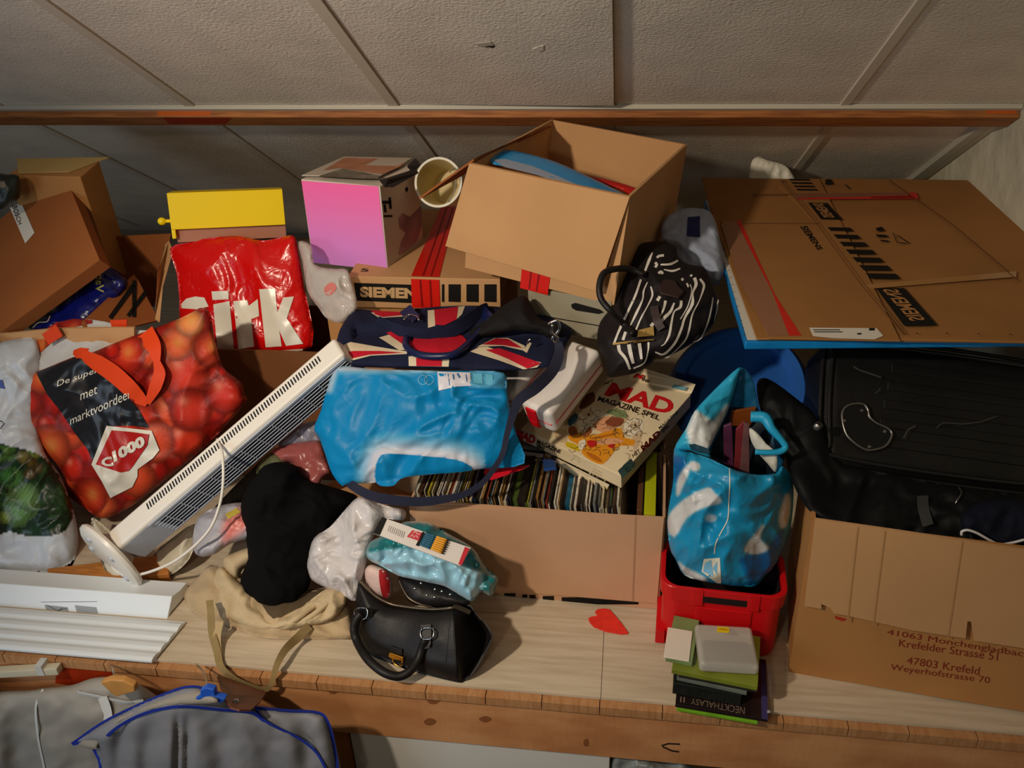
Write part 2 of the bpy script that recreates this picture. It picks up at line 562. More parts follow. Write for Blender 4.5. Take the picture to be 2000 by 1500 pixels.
def text_px(items, m, surf, parent, name='printed_lettering', eps=0.0018):
    """items: (string, quad of pixels bottom-left, bottom-right, top-right, top-left[, bold, shear])"""
    if len(items) > 1:
        for it in items: o = text_px([it], m, surf, parent, name, eps)
        return o
    V, Fc = [], []; n = 0
    for it in items:
        s, q = it[0], [np.array(p, float) for p in it[1]]
        v, f = text_mesh(s, it[2] if len(it) > 2 else 0.0, it[3] if len(it) > 3 else 0.0)
        if isinstance(surf, Soft):
            bm = bmesh.new()
            bv = [bm.verts.new((p[0], p[1], 0)) for p in v]
            for ff in f: bm.faces.new([bv[i] for i in ff])
            for ax_ in (0, 1):
                L_ = np.linalg.norm(q[1] - q[0]) if ax_ == 0 else np.linalg.norm(q[3] - q[0])
                k_ = int(L_ / 6)
                for j in range(1, k_):
                    co = [0, 0, 0]; no = [0, 0, 0]; co[ax_] = j / k_; no[ax_] = 1
                    bmesh.ops.bisect_plane(bm, geom=bm.verts[:] + bm.edges[:] + bm.faces[:], plane_co=co, plane_no=no)
            bm.verts.index_update()
            v = np.array([tuple(p.co)[:2] for p in bm.verts]); f = [tuple(p.index for p in ff.verts) for ff in bm.faces]
            bm.free()
        u, w = v[:, :1], v[:, 1:]
        p = q[0] * (1 - u) * (1 - w) + q[1] * u * (1 - w) + q[2] * u * w + q[3] * (1 - u) * w
        V.append(surf.SN(p[:, 0], p[:, 1], eps)); Fc += [tuple(i + n for i in ff) for ff in f]; n += len(v)
    return mk(name, np.vstack(V), Fc, m, parent)
def rect(x0, y0, x1, y1):
    return [(x0, y0), (x1, y0), (x1, y1), (x0, y1)]
def lathe(name, prof, c, axis, m, parent=None, seg=32, loc=None, smooth=True, ring=False):
    """prof: (radius, height along axis) pairs"""
    a = nrm(axis); u = nrm(np.cross(a, (0.21, 0.4, 0.9))); w = np.cross(a, u)
    V = []
    for r, h in prof:
        for j in range(seg):
            t = 2 * math.pi * j / seg
            V.append(np.array(c) + a * h + (u * math.cos(t) + w * math.sin(t)) * max(r, 1e-5))
    k = len(prof); Fc = []
    for i in range(k - 1):
        for j in range(seg):
            Fc.append((i * seg + j, i * seg + (j + 1) % seg, (i + 1) * seg + (j + 1) % seg, (i + 1) * seg + j))
    if ring: Fc += [((k - 1) * seg + j, (k - 1) * seg + (j + 1) % seg, (j + 1) % seg, j) for j in range(seg)]
    else: Fc += [tuple(range(seg)), tuple(range((k - 1) * seg, k * seg))]
    o = fix_normals(mk(name, V, Fc, m, parent, smooth=smooth, loc=loc))
    if smooth:
        md = o.modifiers.new('es', 'EDGE_SPLIT'); md.split_angle = math.radians(40)
    return o

# ================================================================== the setting
rnd = random.Random(5)
M_ceil = mat('ceiling_foil', (226, 216, 200), 0.75, 0.3, noise_s=9, noise_a=0.06, bump_s=150, bump=0.55, bump_d=0.004)
M_joint = mat('ceiling_joint', (212, 200, 180), 0.6, 0.3)
M_plaster = mat('plaster', (204, 198, 174), 0.9, 0.2, noise_s=7, noise_a=0.13, bump_s=14, bump=0.8, bump_d=0.012)
M_beam = mat('old_beam_wood', (136, 80, 42), 0.55, 0.4, rgb2=(176, 112, 58), noise_s=5, noise_stretch=(2, 30, 30), bump_s=60, bump=0.4, bump_stretch=(0.3, 3, 3))
M_lath = mat('grey_lath', (190, 184, 168), 0.6)
M_orange = mat('orange_stain', (196, 92, 28), 0.5)
M_lam = mat('laminate_oak', (206, 190, 166), 0.5, 0.35, rgb2=(188, 170, 144), noise_s=3.2, noise_stretch=(2.0, 26, 26), mid=(0.38, 0.66))
M_ply = mat('board_end_wood', (186, 138, 94), 0.6, 0.3, rgb2=(170, 118, 74), noise_s=8, noise_stretch=(20, 3, 3))
M_fascia = mat('fascia_wood', (186, 124, 78), 0.5, 0.45, rgb2=(208, 150, 100), noise_s=3, noise_stretch=(2.5, 6, 6), bump_s=90, bump=0.35, bump_stretch=(1, 1, 0.15))
M_nail = mat('nail_hole', (30, 16, 8), 0.8)
M_white = mat('white_board', (214, 210, 202), 0.5, noise_s=3, noise_a=0.03)

RZ = lambda Y: math.tan(TH) * (3.5 - Y)
def roof(x, Y, h=0.0):                      # point on the roof, h towards the room
    return np.array([x, Y - h * math.sin(TH), RZ(Y) - h * math.cos(TH)])
def roof_box(name, x0, x1, ya, yb, h0, h1, m, parent, bev=0.0):
    V = [roof(x, y, h) for x in (x0, x1) for y in (ya, yb) for h in (h0, h1)]
    o = fix_normals(mk(name, V, CUBE_F, m, parent))
    if bev: bevel(o, bev, 1)
    return o
ceil = mk('ceiling', [roof(x, y, h) for x in (-3.0, 0.95) for y in (-0.4, 3.55) for h in (-0.06, -0.012)], CUBE_F, M_joint)
fix_normals(ceil); tag(ceil, 'sloping attic ceiling of pale pebbled panels', None, kind='structure')
JX = [-2.157, -1.626, -1.096, -0.566, -0.039, 0.498]
edges = [-3.0] + JX + [0.875]
YB = 2.118                                  # where the beam meets the roof
for i in range(len(edges) - 1):
    a, b = edges[i] + 0.001, edges[i + 1] - 0.001
    if i == 4:                              # one panel has come loose at its lower corner
        V = [roof(x, y, h) for x in (a, b) for y in (-0.4, YB - 0.012) for h in (-0.01, 0.0)]
        V[6] = roof(b, YB - 0.04, 0.006); V[7] = roof(b, YB - 0.04, 0.016)
        fix_normals(mk('panel', V, CUBE_F, M_ceil, ceil))
    else:
        roof_box('panel', a, b, -0.4, YB - 0.008, -0.01, 0.0, M_ceil, ceil)
    roof_box('panel', a, b, YB + 0.05, 3.5, -0.01, 0.0, M_ceil, ceil)
for x in JX:
    w = 0.026 if x < 0.1 else 0.02
    roof_box('joint_strip', x - w, x, -0.4, YB - 0.004, 0.0, 0.005, M_joint, ceil)
    roof_box('joint_strip', x - w, x, YB + 0.06, 3.4, 0.0, 0.005, M_joint, ceil)
PR = Plane(roof(0, 1, 0.0), (0, -math.sin(TH), -math.cos(TH)))
decal('tear', [[(946, 84), (956, 79), (967, 80), (964, 85), (955, 83)], ], M_nail, PR, ceil, 0.0095)
slab('torn_flap', [PR.S(x, y, 0.0105) for x, y in ((930, 75), (958, 72), (966, 79), (948, 80), (934, 80))], 0.001, M_lath, ceil)
slab('torn_flap', [PR.S(x, y, 0.0135) for x, y in ((1040, 84), (1050, 79), (1062, 76), (1062, 85), (1052, 88))], 0.001, M_ceil, ceil)

tr = roof_box('trim_1', -3.0, 0.873, YB, YB + 0.055, 0.0, 0.028, M_beam, None, 0.0015)
tag(tr, 'dark wooden beam running along the sloping ceiling', None, kind='structure')
roof_box('grey_lath', -3.0, 0.873, YB - 0.012, YB - 0.0005, 0.001, 0.012, M_lath, tr)
PBs = Plane(roof(0, YB, 0.01), (0, -math.cos(TH), math.sin(TH)))
PBo = Plane(roof(0, YB, 0.028), (0, -math.sin(TH), -math.cos(TH)))
decal('orange_stain', [rect(308, 210, 412, 226), rect(1925, 205, 1984, 222)], M_orange, PBs, tr, 0.0006)
decal('orange_stain', [[(318, 229), (452, 230), (440, 242), (330, 242)]], mat('red_stain', (150, 44, 16), 0.5), PBo, tr, 0.0006)

wr = fix_normals(mk('wall_right', [(x, y, z) for x in (0.875, 1.0) for y in (-0.5, 3.6) for z in (-1.2, 2.6)], CUBE_F, M_plaster))
tag(wr, 'rough pale plaster wall at the right end of the loft shelf', None, kind='structure')
t3 = roof_box('trim_2', 0.825, 0.848, YB + 0.058, 3.4, 0.0, 0.018, M_lath, None, 0.001)
tag(t3, 'pale batten along the joint of ceiling and right wall', None, kind='structure')
roof_box('batten_back', 0.855, 0.8749, YB + 0.058, 3.4, 0.0, 0.010, M_joint, t3)

# the loft shelf: laminate planks on sub-floor boards
fl = fix_normals(mk('floor', [(x, y, z) for x in (-2.4, 0.874) for y in (1.093, 3.45) for z in (-0.026, -0.0085)], CUBE_F, M_ply))
tag(fl, 'loft shelf of pale oak laminate laid on rough boards', None, kind='structure')
def lam(x0, x1, y0, y1):
    o = fix_normals(mk('plank', [(x, y, z) for x in (x0, x1) for y in (y0, y1) for z in (-0.008, 0.0)], CUBE_F, M_lam, fl))
    bevel(o, 0.0006, 1)
y = 1.09; row = 0
while y < 3.3:
    xs = [-2.4, -1.27, -0.012, 0.874] if row % 2 == 0 else [-2.4, -1.9, -0.62, 0.59, 0.874]
    for a, b in zip(xs[:-1], xs[1:]):
        lam(a + 0.0004, b - 0.0004, y, y + 0.192)
    y += 0.193; row += 1
x = -2.2; k = 0
while x < 0.86:
    w = 0.108 + 0.006 * math.sin(k * 2.3)
    o = fix_normals(mk('board', [(xx, yy, zz) for xx in (x, min(x + w, 0.873)) for yy in (1.074, 1.0925) for zz in (-0.030, -0.0085)], CUBE_F, M_ply, fl))
    bevel(o, 0.0006, 1)
    x += w + 0.0014; k += 1
fa = fix_normals(mk('trim_3', [(xx, yy, zz) for xx in (-2.3, 0.874) for yy in (1.080, 1.12) for zz in (-0.158, -0.0305)], CUBE_F, M_fascia))
bevel(fa, 0.002, 1); tag(fa, 'brown wooden fascia board under the front edge of the shelf', None, kind='structure')
PF = Plane((0, 1.08, 0), (0, -1, 0))
decal('knot', [[(834, 1366), (846, 1360), (860, 1366), (852, 1374), (840, 1374)], [(828, 1408), (840, 1402), (852, 1408), (844, 1416), (832, 1415)],
               [(935, 1404), (948, 1398), (960, 1404), (948, 1411)], [(1140, 1447), (1146, 1442), (1150, 1449), (1148, 1457), (1141, 1456)],
               [(642, 1350), (652, 1346), (660, 1351), (650, 1356)]], mat('knot_wood', (138, 84, 48), 0.5), PF, fa, 0.0006, smooth=3)
decal('knot', [line_poly([(1292, 1456), (1305, 1452), (1328, 1453)], 3), line_poly([(1294, 1458), (1312, 1466), (1326, 1468)], 3)], M_nail, PF, fa, 0.0006)
decal('nail_hole', [[(px, py), (px + 4, py + 1), (px + 3, py + 8), (px - 1, py + 7)] for px, py in ((1132, 1374), (1234, 1382))], M_nail, PF, fa, 0.0006)

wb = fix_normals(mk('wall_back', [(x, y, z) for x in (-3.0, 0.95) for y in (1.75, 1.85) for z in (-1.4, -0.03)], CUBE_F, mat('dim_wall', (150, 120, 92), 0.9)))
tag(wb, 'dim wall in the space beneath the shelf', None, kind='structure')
post = fix_normals(mk('trim_4', [(x, y, z) for x in (P(655, 1450, 1.09)[0], P(684, 1450, 1.09)[0]) for y in (1.092, 1.13) for z in (-1.2, -0.16)], CUBE_F, mat('post_wood', (176, 112, 40), 0.6, noise_s=6, noise_a=0.15)))
tag(post, 'yellowish wooden post under the shelf', None, kind='structure')
wp = fix_normals(mk('white_board', [(x, y, z) for x in (P(686, 1450, 1.085)[0], P(1192, 1470, 1.085)[0]) for y in (1.085, 1.115) for z in (-1.2, -0.159)], CUBE_F, M_white))
bevel(wp, 0.002, 1); tag(wp, 'plain white panel standing below the wooden fascia board', 'panel')
gs = Soft([(1197, 1462), (1240, 1464), (1300, 1470), (1340, 1476), (1350, 1530), (1195, 1530)], [(1200, 1462, 1.12), (1340, 1470, 1.12), (1270, 1530, 1.10)], 0.03, 50, 0.02, 50, zmin=-9)
o = gs.build('grey_plastic_sheet', mat('grey_sheet', (120, 124, 122), 0.35, bump_s=30, bump=0.5, bump_d=0.01))
tag(o, 'crumpled grey plastic sheet below the fascia, right of the white panel', 'plastic sheet')

# ================================================================== cartons and other boxes
M_card = mat('cardboard', (196, 150, 104), 0.8, 0.2, noise_s=5, noise_a=0.05, bump_s=120, bump=0.08, bump_stretch=(6, 6, 0.4))
M_card_d = mat('cardboard_brown', (178, 126, 74), 0.8, 0.2, noise_s=5, noise_a=0.07, bump_s=120, bump=0.08, bump_stretch=(6, 6, 0.4))
M_card_p = mat('cardboard_pinkish', (200, 156, 122), 0.8, 0.2, noise_s=5, noise_a=0.04, bump_s=120, bump=0.1, bump_stretch=(6, 6, 0.3))
M_card_o = mat('cardboard_orange_dimmed', (150, 88, 46), 0.8, 0.2, noise_s=5, noise_a=0.07)  # orange-brown card, darkened to put the left side's shade into its colour
M_ink = mat('black_ink', (22, 19, 17), 0.7, 0.2)
M_redtape = mat('red_tape', (214, 30, 18), 0.3, 0.5, bump_s=40, bump=0.2)
M_tapeink = mat('tape_ink', (140, 12, 12), 0.4)
M_label = mat('white_label', (222, 216, 204), 0.5)

# --- carton of books, in front
B_book = Box({'LFU': (800, 984), 'RFU': (1297, 1008), 'RFD': (1281, 1190), 'RBU': (1310, 860)}, ('RFD', 1.327), (0.46, 0.28, 0.2), (0.1, 0.02, 0.05), tilt=0.02, zs={'RFD': 0.001, 'LFD': 0.001})
print('book', B_book.err, B_book.d, B_book.c)
bk = open_box('book_carton', B_book, M_card_p, None, 0.005)
tag(bk, 'long open cardboard carton packed with a row of thin books', 'carton')
f = B_book.plane('F')
slab('front_flap', [f.S(x, y, 0.004) for x, y in ((800, 984), (1297, 1008), (1283, 1176), (980, 1151), (840, 1140), (806, 1060))], 0.003, M_card_p, bk)
decal('crease', [line_poly([(1242, 1006), (1236, 1172)], 3)], mat('crease_line', (176, 134, 100), 0.8), f, bk, 0.0046)
slab('side_flap', [P(x, y, Y) for x, y, Y in ((690, 918, 1.55), (830, 975, 1.45), (790, 988, 1.36), (612, 962, 1.42))], 0.004, M_card, bk)
decal('printed_mark', [rect(a, 1158 + (a - 980) * .07, a + w, 1172 + (a - 980) * .07) for a, w in ((985, 22), (1020, 10), (1034, 12), (1060, 22), (1097, 150))], M_ink, f, bk, 0.0006)

# --- right carton
B_rc = Box({'LFU': (1592, 1008), 'LFD': (1533, 1322), 'RFU': (2120, 1085), 'RFD': (2095, 1406)}, ('LFD', 1.173), (0.45, 0.32, 0.33), (0.3, 0.01, 0.1), tilt=0.02, zs={'LFD': 0.001, 'RFD': 0.001, 'LBD': 0.001})
print('rc', B_rc.err, B_rc.d, B_rc.c, B_rc.rot)
rc = open_box('large_carton', B_rc, M_card_d, None, 0.006)
tag(rc, 'large brown carton with torn front flap and faint red address print, under the black suitcase', 'carton')
f = B_rc.plane('F')
slab('front_flap', [f.S(x, y, 0.009) for x, y in ((1592, 1008), (1760, 1032), (2115, 1085), (2112, 1276), (1900, 1244), (1895, 1207), (1888, 1206), (1884, 1240), (1780, 1224), (1660, 1197), (1628, 1191), (1622, 1181), (1604, 1173), (1604, 1183), (1571, 1177))], 0.005, M_card, rc)
decal('crease', [line_poly([(1675, 1022), (1655, 1205)], 3), line_poly([(1728, 1030), (1705, 1212)], 3), line_poly([(1878, 1050), (1850, 1238)], 3)], mat('crease_tan', (176, 132, 84), 0.8), f, rc, 0.0098)
M_redink = mat('faded_red_ink', (132, 40, 22), 0.8)
text_px([('41063 Monchengladbach', [(1731, 1242), (2010, 1288), (2012, 1272), (1734, 1228)]), ('Krefelder Strasse 51', [(1755, 1262), (1948, 1290), (1950, 1274), (1757, 1248)]),
         ('47803 Krefeld', [(1770, 1296), (1912, 1318), (1914, 1302), (1772, 1282)]), ('Weyerhofstrasse 70', [(1738, 1311), (1932, 1338), (1934, 1322), (1740, 1296)])], M_redink, f, rc, eps=0.0008)
decal('red_patch', [[(1630, 1202), (1656, 1209), (1645, 1213), (1632, 1208)]], mat('red_print', (170, 50, 24), 0.7), f, rc, 0.0008)

# --- archive box below the open carton, and the long flat appliance box
B_ar = Box({'LFU': (1030, 560), 'RFU': (1192, 590), 'RFD': (1196, 668), 'LFD': (1034, 640)}, ('LFU', 1.66), (0.22, 0.3, 0.16), (0.05, 0.05, 0.2), tilt=0.02)
print('ar', B_ar.err, B_ar.d, B_ar.c)
M_arch = mat('grey_board', (150, 142, 120), 0.8, noise_s=5, noise_a=0.06)
ar = box_mesh('archive_box', B_ar, M_arch, None, 0.002)
tag(ar, 'grey archive box with a dark oval hand hole, under the open carton', 'box')
f = B_ar.plane('F')
decal('hand_hole', [[(1116, 594), (1124, 591), (1172, 604), (1180, 610), (1170, 613), (1125, 606), (1117, 601)]], M_ink, f, ar, 0.001)
decal('lid_seam', [line_poly([(1032, 612), (1194, 640)], 2)], M_ink, f, ar, 0.001)

B_si = Box({'LFU': (679.5, 539), 'LFD': (686, 601), 'RFU': (979, 546), 'RFD': (976, 606)}, ('LFU', 1.74), (0.36, 0.48, 0.08), (0.05, 0.02, 0.02), tilt=0.02)
print('si', B_si.err, B_si.d, B_si.c)
si = box_mesh('flat_appliance_carton', B_si, M_card, None, 0.002)
tag(si, 'flat brown carton with black printed name and stripes, red tape across, under the pink box', 'carton')
f = B_si.plane('F'); u = B_si.plane('U')
decal('printed_block', [[(691, 552), (808, 556), (808, 592), (697, 587)]] + [[(863 + a, 555), (863 + a + w, 555), (863 + a + w, 590), (863 + a, 589)] for a, w in ((0, 5), (13, 24), (48, 24), (83, 24))], M_ink, f, si, 0.0008)
text_px([('SIEMENS', [(704, 580), (832, 584), (832, 563), (703, 559)], 0.05)], mat('card_letter', (196, 156, 108), 0.8), f, si, eps=0.0014)
decal('red_tape', [[(803, 544), (858, 546), (860, 602), (805, 600)]], M_redtape, f, si, 0.002)
decal('red_tape', [[(803, 540), (858, 542), (893, 404), (862, 404)]], M_redtape, u, si, 0.0012)
decal('tape_print', [line_poly([(821, 546), (825, 598)], 3.5), line_poly([(840, 547), (843, 598)], 3.5)], M_tapeink, f, si, 0.003)
decal('tape_print', [line_poly([(826, 540), (872, 408)], 3), line_poly([(842, 540), (884, 408)], 2.5)], M_tapeink, u, si, 0.002)
text_px([('S', [(704, 531), (720, 531), (720, 525), (706, 525)], 0.02)], M_ink, u, si, eps=0.001)
# what carries the flat carton: a carton of which only a corner shows
B_su = Box({'LFU': (634, 640), 'LFD': (640, 700), 'RFU': (990, 650)}, ('LFU', 1.72), (0.40, 0.42, 0.46), (0.05, 0.05, 0.02), tilt=0.02)
B_su.R = np.eye(3); B_su.d = np.array([0.40, 0.42, B_si.corner('LFD')[2] - 0.002]); B_su.c = np.array([B_si.c[0] - 0.03, B_si.corner('LFD')[1] + 0.225, B_su.d[2] / 2])
su = box_mesh('supporting_carton', B_su, M_card_d, None, 0.002)
tag(su, 'brown carton mostly hidden behind the union flag bag, carrying the flat carton', 'carton')

# --- pink photo box on it
B_pk = Box({'LFU': (587.5, 351), 'RFU': (740, 362), 'RFD': (759, 530), 'LFD': (612, 514), 'LBU': (669, 308), 'RBU': (820, 328), 'RBD': (826, 480)}, ('RFD', 1.80), (0.175, 0.2, 0.19), (0.03, 0.03, 0.03), tilt=0.1)
print('pk', B_pk.err, B_pk.d, B_pk.c, B_pk.rot)
pk_cols = lambda px, py: np.clip(np.stack([np.interp(py + (740 - px) * .12, [362, 450, 530], [252, 232, 206]), np.interp(py + (740 - px) * .12, [362, 440, 530], [100, 124, 138]), np.interp(py + (740 - px) * .12, [362, 450, 530], [170, 196, 220])], 1), 0, 255)
M_vc = mat('printed_card', vcol=True, rough=0.45, spec=0.4)
pk = box_mesh('gradient_gift_box', B_pk, mat('box_white', (206, 192, 178), 0.5), None, 0.0015)
tag(pk, 'box with pink to purple gradient front and slightly open photo lid', 'box')
f, r, u = B_pk.plane('F'), B_pk.plane('R'), B_pk.plane('U')
decal('gradient_front', [[(589, 353), (739, 364), (757, 528), (613, 513)]], M_vc, f, pk, 0.0008, step=12, colfn=pk_cols)
lid = slab('lid', [u.S(590, 347, 0.006), u.S(739, 352, 0.008), u.S(806, 313, 0.006), u.S(672, 307, 0.002)], 0.002, mat('photo_lid', (190, 178, 164), 0.45), pk)
PL = Plane((u.S(590, 347, 0.006)), np.cross(u.S(739, 352, 0.008) - u.S(590, 347, 0.006), u.S(672, 307, 0.002) - u.S(590, 347, 0.006)))
decal('photo_skin', [[(632, 333), (672, 309), (800, 312), (782, 326), (748, 341), (700, 334), (665, 329)]], mat('photo_warm', (176, 120, 92), 0.45, noise_s=14, noise_a=0.25), PL, lid, 0.001)
decal('photo_dark', [[(622, 345), (668, 330), (705, 336), (742, 344), (738, 350), (690, 349)]], mat('photo_grey', (112, 104, 92), 0.45, noise_s=30, noise_a=0.4), PL, lid, 0.001)
slab('end_flap', [P(741, 352, 1.79), P(757, 350, 1.79), P(812, 330, 1.86), P(818, 338, 1.86), P(768, 366, 1.80), P(752, 366, 1.795)], 0.002, mat('flap_black', (40, 34, 32), 0.5), pk)
slab('tuck_flap', [P(795, 325, 1.85), P(812, 309, 1.87), P(822, 322, 1.87), P(806, 338, 1.86)], 0.002, mat('flap_black'), pk)
decal('side_photo', [[(778, 428), (786, 416), (800, 424), (822, 402), (824, 440), (812, 474), (790, 494), (777, 498), (784, 470), (792, 455), (780, 445)]], mat('photo_purple', (150, 112, 122), 0.45, noise_s=16, noise_a=0.35), r, pk, 0.0008)
decal('side_print', [rect(746, 392, 764, 398), [(748, 399), (753, 399), (755, 415), (750, 415)], [(758, 386), (763, 385), (765, 408), (760, 408)], rect(749, 420, 766, 424), [(790, 370), (794, 364), (797, 370), (794, 376)]], M_ink, r, pk, 0.0008)

# --- big open carton, leaning
B_oc = Box({'LFU': (926, 314), 'RFU': (1234, 391), 'RBU': (1350, 264), 'LBU': (1070, 250), 'LFD': (905, 520), 'RFD': (1190, 597)}, ('LFD', 1.69), (0.34, 0.34, 0.25), (0.06, 0.06, 0.06), tilt=0.6)
print('oc', B_oc.err, B_oc.d, B_oc.c, B_oc.rot)
oc = open_box('open_carton', B_oc, M_card, None, 0.006)
tag(oc, 'big open cardboard carton leaning right, holding a blue lid', 'carton')
f = B_oc.plane('F')
nF = -B_oc.R[:, 1]
fl_ = slab('front_flap', [B_oc.corner('LFU') + nF * .004, B_oc.corner('RFU') + nF * .004, f.S(1176, 561, 0.026), f.S(881, 473, 0.026)], 0.004, M_card, oc)
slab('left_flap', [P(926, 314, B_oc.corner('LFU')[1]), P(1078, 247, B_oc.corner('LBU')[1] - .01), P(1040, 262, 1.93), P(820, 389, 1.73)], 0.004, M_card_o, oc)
decal('red_tape', [[(1020, 520), (1076, 534), (1070, 576), (1016, 562)]], M_redtape, f, oc, 0.0012)
decal('tape_print', [line_poly([(1038, 526), (1034, 564)], 3), line_poly([(1054, 530), (1048, 568)], 3)], M_tapeink, f, oc, 0.002)

# --- yellow wooden box
B_ye = Box({'LFU': (327, 378), 'RFU': (550, 368), 'RFD': (557, 441), 'LFD': (335, 447), 'RBU': (552, 365), 'LBU': (333, 374)}, ('LFD', 1.82), (0.27, 0.12, 0.085), (0.05, 0.005, 0.03), tilt=0.15)
print('ye', B_ye.err, B_ye.d, B_ye.c, B_ye.rot)
M_yel = mat('yellow_paint', (250, 214, 10), 0.45, 0.4)
ye = box_mesh('yellow_wooden_box', B_ye, M_yel, None, 0.0015)
tag(ye, 'bright yellow wooden box with small round knob, on top of the red bag', 'box')
hx = B_ye
def ye_box(name, x0, x1, y0, y1, z0, z1, m):
    o = fix_normals(mk(name, [hx.w(a, b, c) for a in (x0, x1) for b in (y0, y1) for c in (z0, z1)], CUBE_F, m, ye)); bevel(o, 0.001, 1)
ye_box('end_panel', -1.0, -0.93, -1.0, 0.9, -1.5, -1.0, M_yel)
ye_box('lower_panel', -0.93, 1.0, -0.75, 0.9, -1.75, -1.0, mat('pinkish_shade', (176, 120, 96), 0.7))  # recessed panel; the recess's pinkish shadow is put into its colour
kc = hx.w(-1.0, -0.6, -0.55)
lathe('knob', [(0.0045, 0), (0.004, .012), (0.0075, .015), (0.0095, .020), (0.0085, .026), (0.004, .030)], kc, -hx.R[:, 0], M_yel, ye, 16)

# --- cartons at far left
B_a = Box({'LFU': (-62, 462), 'RFU': (132, 341), 'RFD': (187, 502), 'LFD': (8, 655)}, ('RFD', 1.70), (0.26, 0.035, 0.22), (0.08, 0.002, 0.08), tilt=0.7, rot=(0.0, 0.1, -0.5))
print('a', B_a.err, B_a.d, B_a.c, B_a.rot)
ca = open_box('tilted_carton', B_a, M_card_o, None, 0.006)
tag(ca, 'orange-brown carton, colour dimmed for shade, leaning at far left with a white tape label', 'carton')
f = B_a.plane('F')
lb = decal('tape_label', [[(20, 406), (42, 396), (68, 455), (50, 476)]], M_label, f, ca, 0.0012)
text_px([('BOSCH', [(24, 404), (37, 440), (44, 437), (34, 402)], 0.0)], M_ink, f, ca, eps=0.002)
B_b = Box({'LFU': (35, 341), 'LBU': (33, 312), 'RBU': (214, 309), 'RFU': (137, 352)}, ('LFU', 1.86), (0.16, 0.2, 0.3), (0.05, 0.04, 0.001), tilt=0.03)
print('b', B_b.err, B_b.d, B_b.c, B_b.rot)
cb = box_mesh('back_carton', B_b, M_card_d, None, 0.003)
tag(cb, 'closed carton with top painted pale as if lit behind the tilted carton at far left', 'carton')
u = B_b.plane('U')
slab('top_flap', [u.S(36, 340, 0.001), u.S(136, 337, 0.001), u.S(213, 309, 0.001), u.S(34, 312, 0.001)], 0.002, mat('card_lit_top', (190, 160, 100), 0.8), cb, away=False)  # paler slab: light falling on the top is put into its colour

# --- carton holding the red bag
B_d = Box({'LFU': (330, 672), 'RFU': (645, 664), 'RFD': (655, 790), 'LBU': (186, 466), 'LFD': (300, 800)}, ('RFU', 1.70), (0.4, 0.3, 0.2), (0.1, 0.1, 0.05), tilt=0.03)
y0 = 1.70; zr = P(640, 690, y0)[2]
x0 = P(318, 640, y0)[0]; x1 = P(652, 690, y0)[0]
B_d.R = np.eye(3); B_d.d = np.array([x1 - x0, 0.26, zr]); B_d.c = np.array([(x0 + x1) / 2, y0 + 0.13, zr / 2])
cd = open_box('bag_carton', B_d, mat('cardboard_shaded', (118, 74, 42), 0.8, 0.2, noise_s=5, noise_a=0.07), None, 0.006)  # brown card darkened: shade behind the heater is put into the colour
tag(cd, 'open brown carton behind the white heater, holding the red bag', 'carton')
slab('side_flap', [P(330, 470, 1.93), P(338, 490, 1.90), P(318, 560, 1.78), P(312, 628, 1.70), P(303, 622, 1.705), P(308, 530, 1.8), P(322, 478, 1.93)], 0.004, M_card, cd)
slab('back_flap', [P(186, 464, 1.96), P(334, 457, 1.96), P(318, 530, 1.965), P(300, 600, 1.97), P(200, 540, 1.97)], 0.004, M_card_o, cd)  # darker card stands in for shade on this flap
# the low carton left of it
slabs = thing('low_carton', 'open low carton at left with a crumpled dark blue bag inside', 'carton', P(150, 700, 1.62) * np.array([1, 1, 0]))
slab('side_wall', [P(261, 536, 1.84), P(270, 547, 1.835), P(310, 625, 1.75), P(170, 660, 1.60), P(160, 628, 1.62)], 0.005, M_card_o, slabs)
slab('front_wall', [P(15, 651, 1.60), P(106, 642, 1.60), P(262, 640, 1.60), P(262, 800, 1.60), P(-60, 800, 1.60), P(-60, 652, 1.60)], 0.006, M_card, slabs)
decal('printed_mark', [line_poly([(262, 556), (215, 622)], 9), line_poly([(285, 570), (250, 618)], 8), line_poly([(262, 548), (262, 620)], 8)], M_ink, Plane(P(261, 536, 1.84), np.cross(P(310, 625, 1.75) - P(261, 536, 1.84), P(160, 628, 1.62) - P(261, 536, 1.84))), slabs, 0.001)
slab('bottom', [np.array([P(-60, 652, 1.6)[0], 1.61, 0.26]), np.array([P(262, 640, 1.6)[0], 1.61, 0.26]), np.array([P(262, 640, 1.6)[0], 1.93, 0.26]), np.array([P(-60, 652, 1.6)[0], 1.93, 0.26])], 0.005, M_card_d, slabs)

# --- board game box
B_md = Box({'LFU': (1021, 838), 'RFU': (1201, 925), 'RBU': (1341, 772), 'RFD': (1226, 952), 'RBD': (1359, 795), 'LFD': (1016, 864)}, ('RFD', 1.385), (0.26, 0.24, 0.035), (0.2, 0.2, 0.01), tilt=3, rot=(-.5, .2, 0), zs={'RFD': 0.258, 'LFD': 0.276})
print('md', B_md.err, B_md.d, B_md.c, B_md.rot)
M_cream = mat('cream_print_card', (226, 206, 168), 0.55, noise_s=12, noise_a=0.06)
md = box_mesh('board_game_box', B_md, M_cream, None, 0.0015)
tag(md, 'worn cream board game box with red title and orange cover drawing, lying on the books', 'game box')
u, f, r = B_md.plane('U'), B_md.plane('F'), B_md.plane('R')
M_rt = mat('red_title_ink', (206, 26, 30), 0.5); M_out = mat('dark_brown_ink', (44, 26, 16), 0.5)
